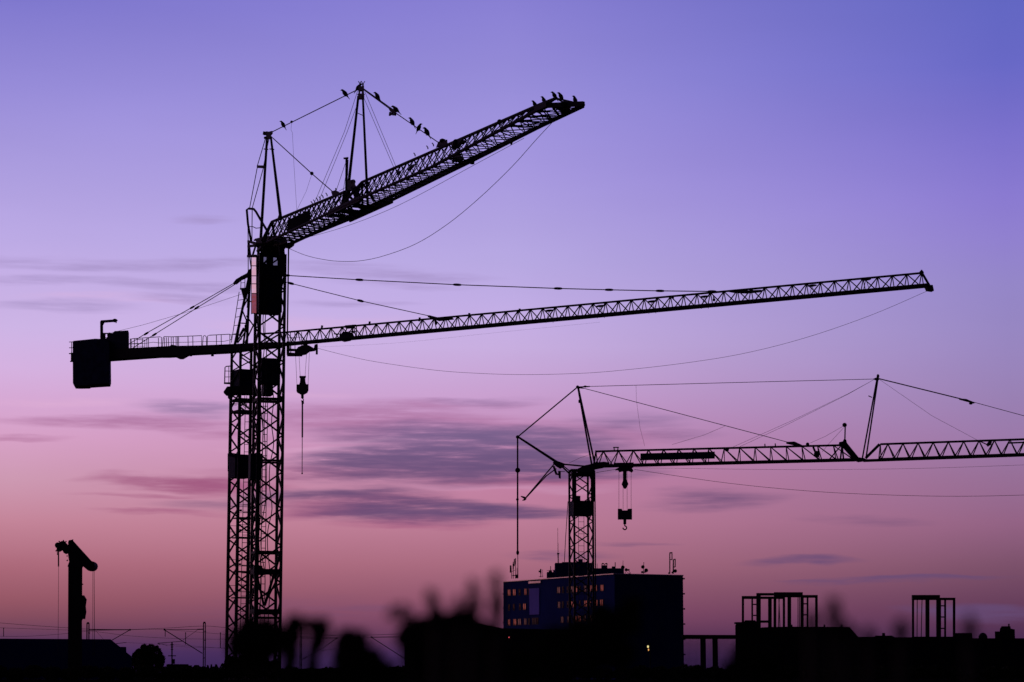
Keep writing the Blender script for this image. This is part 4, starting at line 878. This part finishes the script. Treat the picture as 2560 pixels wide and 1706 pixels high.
lb = block('flat_roofed_building', 'long low flat-roofed building along the right edge of the frame', 268, [(2100, 1593), (2187, 1592.5), (2188, 1589.5), (2230, 1589.5), (2232, 1593.5), (2280, 1593.5), (2281, 1592), (2387, 1592), (2388, 1583), (2430, 1583), (2431, 1596), (2720, 1596)], 20, PLAST)
mb = MB(); mb.bar(front(267.8).pt(2209, 1590), front(267.8).pt(2209, 1583), .3); mb.build('chimney', ROOFM, lb)
mb = MB(); P = at(2457.5, 1596, 272); mb.ball(P, px2m(11.5, P), (1, 1, 1.2), 14, 10); tag(mb.build('roof_dome', ROOFM, None, P), 'small round dome on the flat roof near the right edge', 'dome')
ho = block('stepped_tower', 'stepped stair tower with a thin aerial, near the right edge', 300, [(2487, 1579), (2499, 1579), (2500, 1572), (2504, 1566), (2526, 1566), (2527, 1572), (2537, 1574)], 6, PLAST)
MB().tube(front(300).pt(2522, 1567), front(300).pt(2522, 1560), .1).build('aerial', STEEL2, ho)
MB().prism([front(299.9).pt(*p) for p in ((2556, 1600), (2556, 1586), (2600, 1586), (2600, 1600))], (0, 4, 0))
def frame(label, Y, rects, rungs, thin):
    Pq = front(Y); x0 = rects[0][0]; o = empty('lift_frame', Pq.pt(x0, 1592) * 1, label, 'frame', 'open steel frames on the roofs')
    for (xa, xb, ya, yb, dy, nm) in rects:
        q = front(Y + dy); w = px2m(min(xb - xa, yb - ya), Pq.pt(xa, ya)); MB().prism([q.pt(xa, ya), q.pt(xb, ya), q.pt(xb, yb), q.pt(xa, yb)], (0, w, 0)).build(nm, WOOD, o)
    for (xa, xb, ys, dy) in rungs:
        for y in ys: q = front(Y + dy); MB().bar(q.pt(xa, y), q.pt(xb, y), .14).build('rung', WOOD, o)
    for (xa, ya, xb, yb) in thin: MB().tube(Pq.pt(xa, ya), Pq.pt(xb, yb), .05, n=5).build('cable', ROPE, o)
frame('larger open steel frame with many uprights on the roof of the dark house', 264,
      [(1854.6, 1892, 1490.5, 1498, 0, 'beam'), (1891, 1936, 1483, 1489.5, 1, 'beam'), (1860, 1962, 1491.8, 1498, 2.5, 'beam'), (1935, 2006.5, 1481, 1490.6, 0, 'beam'), (1935, 2006.5, 1489, 1494, 2, 'beam'), (2007, 2044, 1488, 1495, 0, 'beam'), (1901, 1921, 1551.5, 1557.5, 0, 'beam'),
       (1854.6, 1860, 1498, 1562, 0, 'post'), (1878.5, 1882.5, 1498, 1562, 1, 'post'), (1891, 1901.5, 1489.6, 1572, 0, 'post'), (1920.5, 1929, 1498, 1570, 0, 'post'), (1934, 1940.5, 1498, 1570, 1, 'post'), (1957, 1962.5, 1495, 1570, 2, 'post'), (1969, 1977.5, 1494, 1570, 0, 'post'), (2001.5, 2009, 1490.7, 1570, 0, 'post'), (2016.8, 2021, 1495, 1570, 1, 'post'), (2038, 2044, 1495, 1570, 0, 'post')],
      [(2009, 2017, (1510, 1537.5), 0), (1883, 1891, (1511.5, 1539, 1559), 1)], [(1947, 1494, 1950, 1570), (1948, 1494, 1946, 1570), (1995, 1490, 1995, 1570), (1999, 1490, 1999, 1570)])
frame('smaller open steel frame with few uprights on the low right building', 270,
      [(2280, 2349, 1488, 1500.5, 0, 'beam'), (2349.5, 2388, 1494.8, 1501, 0, 'beam'), (2280, 2285, 1500.6, 1594, 0, 'post'), (2314, 2323, 1500.6, 1594, 0, 'post'), (2341, 2349.4, 1500.6, 1594, 0, 'post'), (2349.6, 2352.5, 1501.2, 1594, 1, 'post'), (2360.6, 2365, 1501.1, 1594, 1, 'post'), (2382.3, 2388, 1501.1, 1594, 0, 'post')],
      [(2352, 2361, (1515, 1543, 1571.5), .6)], [(2293, 1500, 2292.5, 1594), (2305, 1500, 2303, 1594)])
# mesh fence between office block and dark house
mf = empty('mesh_fence', at(1775, 1673, 205), 'see-through mesh screen under a dark beam between the office block and the house', 'fence'); Pq = front(205)
mf['_b'] = [at(1775, 1673, 205).x, 205, 0]; mf.location = mf['_b']
MB().prism([Pq.pt(*p) for p in ((1705, 1587.5), (1842, 1588), (1842, 1598), (1705, 1598))], (0, .5, 0)).build('beam', PLAST, mf)
for xa, xb in ((1751, 1764), (1781, 1794)): MB().prism([Pq.pt(xa, 1598), Pq.pt(xb, 1598), Vector((Pq.pt(xb, 1600).x, 205, 0)), Vector((Pq.pt(xa, 1600).x, 205, 0))], (0, .4, 0)).build('post', PLAST, mf)
mb = MB()
for i in range(0, 46): x = 1709 + i * 2.9; mb.bar(Pq.pt(x, 1598), Vector((Pq.pt(x, 1598).x, 205, .1)), .018)
for i in range(0, 28): y = 1600 + i * 2.9; mb.bar(Pq.pt(1708, y), Pq.pt(1842, y), .018)
mb.build('mesh', STEEL2, mf)
block('yard_wall', 'low dark boundary wall below the mesh screen', 150, [(1560, 1672), (1700, 1673), (1780, 1674), (1900, 1672), (2100, 1660)], .5, PLAST, 'wall')
# lamps
lo = empty('street_lamp', at(1620, 1690, 140), 'small lit yellow lamp in the darkness below the office block', 'lamp'); lo['_b'] = [at(1620, 1690, 140).x, 140, 0]; lo.location = lo['_b']
mb = MB(); t_ = at(1620, 1618, 140); mb.tube((t_.x + .12, 140, 0), (t_.x + .12, 140, t_.z + .25), .05, .035); mb.bar((t_.x + .15, 140, t_.z + .22), (t_.x - .1, 140, t_.z + .22), .1, .06); mb.build('pole', STEEL2, lo)
MB().ball(t_ + Vector((0, 0, .02)), .05, (1.1, 1, 1.5)).build('lamp_glass', LAMPY, lo); MB().ball(t_ - Vector((-.03, 0, .16)), .035, (1, 1, 2)).build('lamp_glass', lamp('amber_lamp', (1, .45, .1), .8), lo)
lo = empty('marker_light', (at(1272.5, 1594, 230).x, 230, 0), 'tiny red marker light left below the office block', 'lamp')
t_ = at(1272.5, 1594, 230); MB().tube((t_.x, 230, 0), t_, .04).build('pole', STEEL2, lo); MB().ball(t_, .06).build('lamp_glass', LAMPR, lo)

# ================================================================== LEFT SIDE
hall = block('warehouse', 'wide dark hall with a flat roof line and clipped right corner, lower left', 150, [(-160, 1596.5), (0, 1597), (276, 1598.5), (300, 1617.5), (315.5, 1617.8), (316, 1631), (330, 1642)], 18, BLUEW2)
rows_ = block('low_house', 'low flat-roofed house with a television aerial, left of centre', 330, [(416, 1662), (420, 1660.5), (471, 1661), (472, 1664), (480, 1664)], 8, PLAST, 'house', 'low houses along the horizon on the left')
block('low_house', 'low house with short chimneys right of the lattice rail mast', 335, [(480, 1668), (484, 1666), (486, 1663), (497, 1663), (500, 1668), (517, 1668), (517, 1663), (521, 1663), (524, 1672), (526, 1667), (527, 1661), (530, 1661), (531, 1667), (538, 1666), (538, 1661), (542, 1661), (545, 1667), (549, 1672)], 8, PLAST, 'house', 'low houses along the horizon on the left')
block('low_house', 'low dark house in the gap right of the cranes', 260, [(700, 1674), (760, 1672), (860, 1671), (975, 1672), (976, 1667), (992, 1667), (993, 1675), (1060, 1672)], 8, PLAST, 'house')
block('low_house', 'tall blank gable end behind the bushes in the centre', 240, [(1012, 1585), (1018, 1572), (1120, 1556), (1160, 1548), (1180, 1556), (1256, 1571), (1420, 1575)], 10, PLAST, 'house')
av = empty('tv_aerial', at(430, 1661, 331), 'thin television aerial on the low house left of centre', 'antenna'); Pq = front(331); mb = MB()
mb.tube(Pq.pt(430, 1661), Pq.pt(430, 1605), .1)
for y, w in ((1640, 10), (1612, 4), (1618, 3), (1624, 3)): mb.tube(Pq.pt(430 - w, y), Pq.pt(430 + w, y), .06, n=4)
mb.tube(Pq.pt(434, 1660), Pq.pt(434, 1648), .2); mb.build('mast', STEEL2, av)
# drilling rig
radR = rad(190)
Pr = front(132); rig = empty('piling_rig', (at(188, 1600, 132).x, 132, 0), 'dark piling rig mast with a slanted sheave head, rising behind the warehouse', 'rig')
rb_ = Vector(rig['_b'])
MB().prism([Pr.pt(*p) for p in ((170.5, 1418), (206, 1416), (205.5, 1488), (209, 1492), (214, 1500), (210.5, 1506), (211, 1520), (209, 1545), (205, 1552), (205, 1698), (169.5, 1698))], radR * .7).build('leader', STEEL2, rig)
mb = MB(); mb.path([Pr.pt(206, 1491), Pr.pt(212, 1500), Pr.pt(209.5, 1516), Pr.pt(211, 1530), Pr.pt(208, 1548)], .12, 6); mb.build('hose', ROPE, rig)
MB().prism([Pr.pt(*p) for p in ((170, 1357), (172, 1352), (180.5, 1350.5), (229, 1404), (233, 1405), (237, 1414), (235, 1425), (228, 1428.5), (220, 1426), (208, 1416), (206, 1420), (172, 1420), (169, 1416), (173, 1405), (171, 1394), (170, 1386), (171, 1370))], radR * .8).build('head', STEEL2, rig)
MB().prism([Pr.pt(*p) for p in ((171, 1384), (165, 1385.5), (159, 1382), (156, 1376), (152, 1379), (146, 1380), (141, 1375), (143, 1365), (148, 1357), (154, 1353.5), (161, 1353.5), (168, 1361), (171, 1364))], radR * .5).build('sheave_arm', STEEL2, rig)
mb = MB(); mb.tube(Pr.pt(146.5, 1364, 0) - up * 0 + Vector((0, -.3, 0)), Pr.pt(146.5, 1364) + Vector((0, .3, 0)), .16, n=10); mb.tube(Pr.pt(229, 1416) + Vector((0, -.5, 0)), Pr.pt(229, 1416) + Vector((0, .5, 0)), .27, n=14)
for y in (1406, 1410, 1415, 1420): mb.bar(Pr.pt(233, y), Pr.pt(238 - abs(y - 1413) * .3, y), .05)
for L in (((159, 1353), (158, 1350.5)), ((164, 1356), (166, 1353)), ((150, 1356), (147, 1353)), ((142, 1368), (139.5, 1369)), ((141, 1376), (139.5, 1379)), ((169, 1390), (166.5, 1391)), ((169.5, 1400), (167, 1403)), ((205, 1530), (208, 1533)), ((206, 1460), (207.5, 1462)), ((181, 1351), (183, 1349.5)), ((236, 1409), (238, 1407))): mb.bar(Pr.pt(*L[0]), Pr.pt(*L[1]), .06)
mb.build('sheave', STEEL2, rig)
for L, r in ((((147, 1379), (146.6, 1418), (145, 1640)), .5), (((146.3, 1378), (146.4, 1417)), 1.8), (((142.5, 1366), (143.5, 1388)), 1.0), (((232, 1426), (232, 1640)), .5), (((235.2, 1424), (236.5, 1640)), .7)):
    P = [Pr.pt(*p) for p in L]; MB().path(P, px2m(r, P[0]), 5).build('rope', ROPE, rig)
# overhead line masts
def cat_mast(label, Y, x, ytop, w, arms, lattice_=True):
    Pq = front(Y); b0 = Pq.pt(x, 1690); o = empty('railway_mast', (b0.x, Y, 0), label, 'mast', 'railway overhead line masts'); mb = MB(); hw_ = px2m(w / 2, b0)
    t = Pq.pt(x, ytop); 
    for s in (-1, 1): mb.bar(Vector((b0.x + s * hw_, Y, 0)), Vector((t.x + s * hw_, Y, t.z)), .06, .2)
    k = int(t.z / .7)
    for i in range(k): z = t.z * i / k; mb.bar(Vector((b0.x - hw_, Y, z)), Vector((b0.x + hw_, Y, z)), .06)
    mb.bar(Vector((t.x - hw_, Y, t.z)), Vector((t.x + hw_, Y, t.z)), .14); mb.build('pole', STEEL2, o)
    for (p, q, r) in arms: MB().tube(Pq.pt(*p), Pq.pt(*q), px2m(r, b0), n=6).build('cantilever', STEEL2, o)
    for (p, q, r) in arms[:1]:
        MB().ball(Pq.pt(*p), .08).build('insulator', ROPE, o)
cat_mast('railway mast with arm to the right, just behind the piling rig', 190, 220, 1558, 5, [((325, 1575), (222, 1575), 1.1), ((325, 1575), (280, 1601), 1.0), ((280, 1601), (222, 1634), 1.0), ((316, 1606.5), (291, 1609.5), .8), ((291, 1609.5), (222, 1612), .6), ((240, 1578), (258, 1598), .3)])
cat_mast('lattice railway mast with arm to the left, left of the cranes', 190, 511, 1557, 4.6, [((411, 1574.5), (493, 1574), .8), ((411, 1575), (506, 1634), 1.2), ((493, 1574), (507, 1573.5), 1.5), ((493, 1576), (457, 1601), .5), ((394, 1608.5), (457, 1603.5), .8), ((405, 1610), (418, 1615), .4), ((394, 1608), (400, 1612), .8)])
cat_mast('railway mast behind the blurred weeds right of the cranes', 205, 752, 1570, 3.4, [((842, 1596), (754, 1596), .7), ((842, 1596), (805, 1622), .8), ((805, 1622), (754, 1650), .8), ((803, 1627), (840, 1622), .5), ((758, 1647), (770, 1641), .8)])
cat_mast('railway mast with left arm in the gap before the central bushes', 205, 1015, 1575, 3.4, [((929, 1593.5), (1012, 1592.5), 1.0), ((929, 1594), (1012, 1647), 1.0), ((850, 1600), (905, 1610), .4)])
WL = [('uppermost overhead wire crossing the piling rig', [(-60, 1552), (0, 1557.7), (80, 1564), (168, 1570), (220, 1573), (330, 1574), (420, 1570.5), (508, 1565.6), (566, 1569.5), (700, 1580), (850, 1589), (1010, 1585)], .45),
      ('straight overhead wire at arm height of the railway masts', [(-60, 1568), (0, 1570), (110, 1573.5), (220, 1576.5), (325, 1575), (411, 1574.5), (620, 1590), (814, 1594), (929, 1593.5)], .35),
      ('sagging overhead wire just above the warehouse roof', [(-60, 1590), (40, 1591.5), (100, 1589.5), (168, 1584), (220, 1578.5), (260, 1582), (324, 1590), (420, 1596), (500, 1598), (570, 1598), (700, 1593), (840, 1589)], .35),
      ('lowest contact wire between the lattice mast and the cranes', [(394, 1609), (450, 1613), (540, 1620), (600, 1624)], .25),
      ('second contact wire low left of the cranes', [(316, 1607), (394, 1611), (470, 1618), (600, 1621)], .25)]
for i, (lab, L, r) in enumerate(WL):
    Pq = front(191 + i * .6); P = smoothpts([Pq.pt(*p) for p in L], 5); o = MB().path(P, px2m(r, P[0]), 5).build('overhead_wire', ROPE, None, P[0]); tag(o, lab, 'wire', 'railway overhead wires')
mb = MB(); Pq = front(192.2)
for x, y0, y1 in ((9, 1571, 1592), (413, 1575, 1592), (464, 1583, 1612), (551, 1583, 1620)):
    mb = MB().tube(Pq.pt(x, y0), Pq.pt(x, y1), .03, n=4); mb.ball(Pq.pt(x, y0), .05); tag(mb.build('wire_dropper', ROPE, None, Pq.pt(x, y1)), {9: 'short dropper joining two wires at the left edge', 413: 'short dropper hanging by the tip of the lattice mast arm', 464: 'thin dropper above the television aerial house', 551: 'long dropper just left of the cranes'}[x], 'dropper', 'wire droppers')

# ================================================================== VEGETATION
def leafblob(rnd, cs, n, size):
    mb = MB(); vs = []; fs = []
    tot = sum(c[1] ** 2 for c in cs)
    for (c, r, sc) in cs:
        for i in range(int(n * r * r / tot)):
            while True:
                p = Vector((rnd.uniform(-1, 1), rnd.uniform(-1, 1), rnd.uniform(-1, 1)))
                if p.length < 1: break
            p = p * (p.length ** -.35 if p.length > .05 else 1)
            p = Vector((p.x * r * sc[0], p.y * r * sc[1], p.z * r * sc[2])) + c
            d = Vector((rnd.gauss(0, 1), rnd.gauss(0, 1), rnd.gauss(0, 1))).normalized(); e = d.orthogonal().normalized(); s = size * rnd.uniform(.6, 1.3)
            f = d.cross(e); o = len(vs); vs += [p - e * s, p + f * s * .45, p + e * s, p - f * s * .45]; fs.append((o, o + 1, o + 2, o + 3))
    mb.v = vs; mb.f = fs; return mb
def lowleaves(rnd, x, Y):                 # the leafy lower part of the plant, below the picture's edge
    return leafblob(rnd, [(Vector((x + rnd.uniform(-.08, .08), Y + rnd.uniform(-.05, .1), z)), r, (1, 1, 1)) for z, r in ((1.3, .12), (1.0, .2), (.65, .24), (.3, .22))], 420, .045)
def tree(label, Y, blobs, n, size, name='tree', cat='tree', group=None, seed=1, m=LEAFM):
    rnd = random.Random(seed); C_ = [(at(x, y, Y) + Vector((0, rnd.uniform(-.3, .3) * px2m(r, at(x, y, Y)), 0)), px2m(r, at(x, y, Y)), s) for (x, y, r, s) in blobs]
    xm = sum(c[0].x for c in C_) / len(C_); o = empty(name, (xm, Y, 0), label, cat, group)
    mb = MB(); rt = max(c[1] for c in C_) * .07; top = min(c[0].z for c in C_)
    h0 = max(.1, top * .6); mb.path([(xm, Y, 0), (xm + rt, Y, h0)], [rt, rt * .7], 7)
    for c, r, s in C_: mb.path([(xm + rt, Y, h0), ((xm + c.x) / 2, (Y + c.y) / 2, (h0 + c.z) / 2), c], [rt * .6, rt * .4, rt * .15], 5)
    mb.build('trunk' if name == 'tree' else 'stem', BARK, o); fo = leafblob(rnd, C_, n, size)
    if name == 'shrub':
        for c, r, s in C_[::2]: fo.add(*(lambda q: (q.v, q.f))(lowleaves(rnd, c.x, Y)))
    fo.build('crown' if name == 'tree' else 'foliage', m, o); return o
tree('round bushy tree between the warehouse and the lattice rail mast', 240, [(350, 1642, 18, (1, 1, 1)), (368, 1634, 20, (1, 1, 1)), (387, 1633, 17, (1, 1, 1)), (398, 1650, 16, (1, 1, 1)), (360, 1658, 26, (1, 1, 1)), (382, 1660, 26, (1, 1, 1)), (335, 1660, 14, (1, 1, 1)), (360, 1620, 9, (1, 1, 1)), (377, 1619, 8, (1.2, 1, 1)), (392, 1622, 7, (1, 1, 1)), (338, 1641, 7, (1.3, 1, 1)), (401, 1640, 7, (1, 1, 1.3)), (346, 1628, 6, (1, 1, 1)), (334, 1650, 6, (1, 1, 1))], 6000, .16, seed=4, group='trees around the yard')
tree('small leafy tree at the foot of the cranes on the left', 128, [(575, 1655, 14, (1, 1, 1)), (590, 1668, 24, (1, 1, 1)), (563, 1672, 14, (1, 1, 1)), (604, 1654, 10, (1, 1, 1.5)), (620, 1668, 22, (1, 1, 1)), (640, 1655, 16, (1, 1, 1)), (660, 1668, 22, (1, 1, 1)), (688, 1662, 12, (1, 1, 1)), (680, 1680, 22, (1, 1, 1))], 6500, .09, seed=5, group='trees around the yard')
tree('low hedge-like tree on the right of the office block foot', 145, [(1712, 1668, 8, (1, 1, 1)), (1725, 1672, 8, (1, 1, 1)), (1745, 1672, 9, (1, 1, 1)), (1700, 1680, 14, (1, 1, 1)), (1770, 1682, 12, (2, 1, 1))], 1800, .07, seed=6, group='trees around the yard')
hd = MB(); rnd = random.Random(9)           # hedge line closing the yard
hedge = []
for i in range(60): x = -100 + i * 46; hedge.append((at(x, 1683 + rnd.uniform(-3, 4), 110), px2m(26, at(x, 1690, 110)), (1, 1, .6)))
hg = empty('hedge', (0, 110, 0), 'long low dark hedge running across the bottom of the view', 'hedge')
leafblob(rnd, hedge, 26000, .1).build('foliage', LEAFM, hg)
mb = MB()
for c, r, s in hedge: mb.path([(c.x, 110, 0), c], [.05, .02], 5)
mb.prism([Vector((-40, 110.5, .0)), Vector((-40, 110.5, 1.35)), Vector((40, 110.5, 1.35)), Vector((40, 110.5, 0))], (0, .5, 0)); mb.build('stem', BARK, hg)
# blurred weeds close to the camera: seed heads on thin stems
def weed(label, x, ytop, w, ybot, Y, seed, dens=260, lean=0):
    rnd = random.Random(seed); t = at(x, ytop, Y); b0 = at(x + lean, ybot, Y); o = empty('tall_weed', (b0.x, Y, 0), label, 'plant', 'tall weeds close to the viewer')
    mb = MB(); mb.path([(b0.x, Y, 0), b0, (b0 + t) / 2 + Vector((.01, 0, 0)), t], [.01, .008, .006, .003], 5); mb.build('stem', BARK, o)
    r = px2m(w / 2, t); h = t.z - b0.z; k = max(2, int(h / r / 1.1)); cs = []
    for i in range(k): u = (i + .5) / k; cs.append((b0.lerp(t, u), r * (1 - .35 * abs(u - .4)), (1, 1, 1.2)))
    leafblob(rnd, cs, int(dens * 2.2), .0065).build('seed_head', LEAF2, o); lowleaves(rnd, b0.x, Y).build('foliage', LEAF2, o); return o
WD = [('tall slim weed stalk just left of the office block', 1240, 1436, 36, 1585, 3.7, 130), ('second slim weed stalk left of the office block', 1182, 1455, 34, 1570, 3.7, 120), ('short weed stalk between two taller ones left of centre', 1143, 1498, 32, 1560, 3.7, 60), ('leaning weed stalk in the left part of the central clump', 1076, 1478, 36, 1570, 3.7, 95),
      ('pale weed stalk right of the larger steel frame', 2083, 1500, 36, 1580, 3.6, 85), ('faint weed stalk behind the right posts of the larger frame', 2028, 1528, 28, 1580, 3.6, 38), ('weed stalk left of the smaller steel frame', 2252, 1552, 36, 1605, 3.6, 60), ('low weed tuft between the two steel frames', 2172, 1578, 28, 1608, 3.6, 30), ('faint weed stalk right of the smaller steel frame', 2422, 1544, 32, 1605, 3.6, 42), ('low weed tuft right of the pale stalk', 2118, 1556, 26, 1605, 3.6, 30)]
for i, (lab, x, yt, w, yb, Y, dn) in enumerate(WD): weed(lab, x, yt, w, yb, Y, 20 + i, dn, lean=(14 if i == 3 else 0))
def bush(label, blobs, Y, n, seed, size=.031): return tree(label, Y, blobs, n, size, 'shrub', 'shrub', 'out of focus shrubs close to the viewer', seed, LEAF2)
o1 = (1, 1, 1)
bush('squat blurred shrub right in front of the crane feet', [(640, 1592, 44, (1.1, .6, .9)), (600, 1606, 28, (1, .6, 1.3)), (684, 1602, 26, (1, .6, 1.5)), (640, 1640, 34, (1.2, .6, .7)), (620, 1570, 22, o1), (664, 1568, 20, o1)], 4.6, 4200, 31, .013)
bush('upright blurred shrub just right of the crane masts', [(735, 1562, 20, (1, 1, 1.2)), (732, 1592, 22, (1, 1, 1.5)), (727, 1636, 20, (1, 1, 2)), (722, 1674, 18, (1, 1, 1.5))], 4.3, 1500, 32, .010)
bush('second upright blurred shrub right of the crane masts', [(800, 1574, 23, (1, 1, 1.2)), (794, 1604, 21, (1, 1, 1.2)), (784, 1636, 15, (1, 1, 1.8)), (780, 1674, 16, (1, 1, 1.6)), (772, 1560, 12, o1)], 4.3, 1300, 33, .010)
bush('rounded blurred shrub with a slope falling to the right', [(866, 1604, 28, o1), (894, 1606, 25, o1), (878, 1644, 42, (1.1, 1, 1)), (920, 1650, 32, o1), (950, 1678, 30, (1.2, 1, .8)), (860, 1688, 32, (1.2, 1, .8)), (905, 1694, 32, (1.3, 1, .7))], 4.6, 3400, 34, .012)
bush('faint reddish shrub tip left of the central clump', [(1000, 1530, 26, (1.3, 1, .8)), (1024, 1552, 18, o1)], 3.8, 95, 35, .008)
bush('large blurred central shrub left of the office block', [(1022, 1592, 30, o1), (1046, 1568, 22, o1), (1096, 1566, 32, (1.2, 1, .9)), (1130, 1552, 20, o1), (1165, 1552, 26, (1, 1, .9)), (1192, 1586, 30, o1), (1070, 1635, 52, (1.2, .6, 1)), (1150, 1630, 56, (1.2, .6, 1)), (1225, 1640, 36, (1.2, .6, 1))], 4.8, 7500, 36, .012)
bush('large blurred shrub covering the lower office windows', [(1390, 1606, 34, (1.2, .6, 1)), (1450, 1590, 38, (1.1, .6, 1)), (1520, 1570, 42, (1.1, .6, 1)), (1500, 1536, 22, o1), (1300, 1655, 40, (1.5, .6, .8)), (1440, 1650, 50, (1.5, .6, .8)), (1565, 1556, 34, (1, .6, 1)), (1580, 1516, 22, o1), (1540, 1640, 40, (1.2, .5, .8))], 5.0, 7600, 37, .013)
bush('blurred shrub at the foot of the mesh screen', [(1858, 1640, 26, (1, .6, 1)), (1835, 1668, 20, (1.4, .6, .8)), (1900, 1660, 38, (1.4, .6, .8))], 5.0, 1900, 38, .012)
for o in bpy.data.objects:
    if '_b' in o: del o['_b']
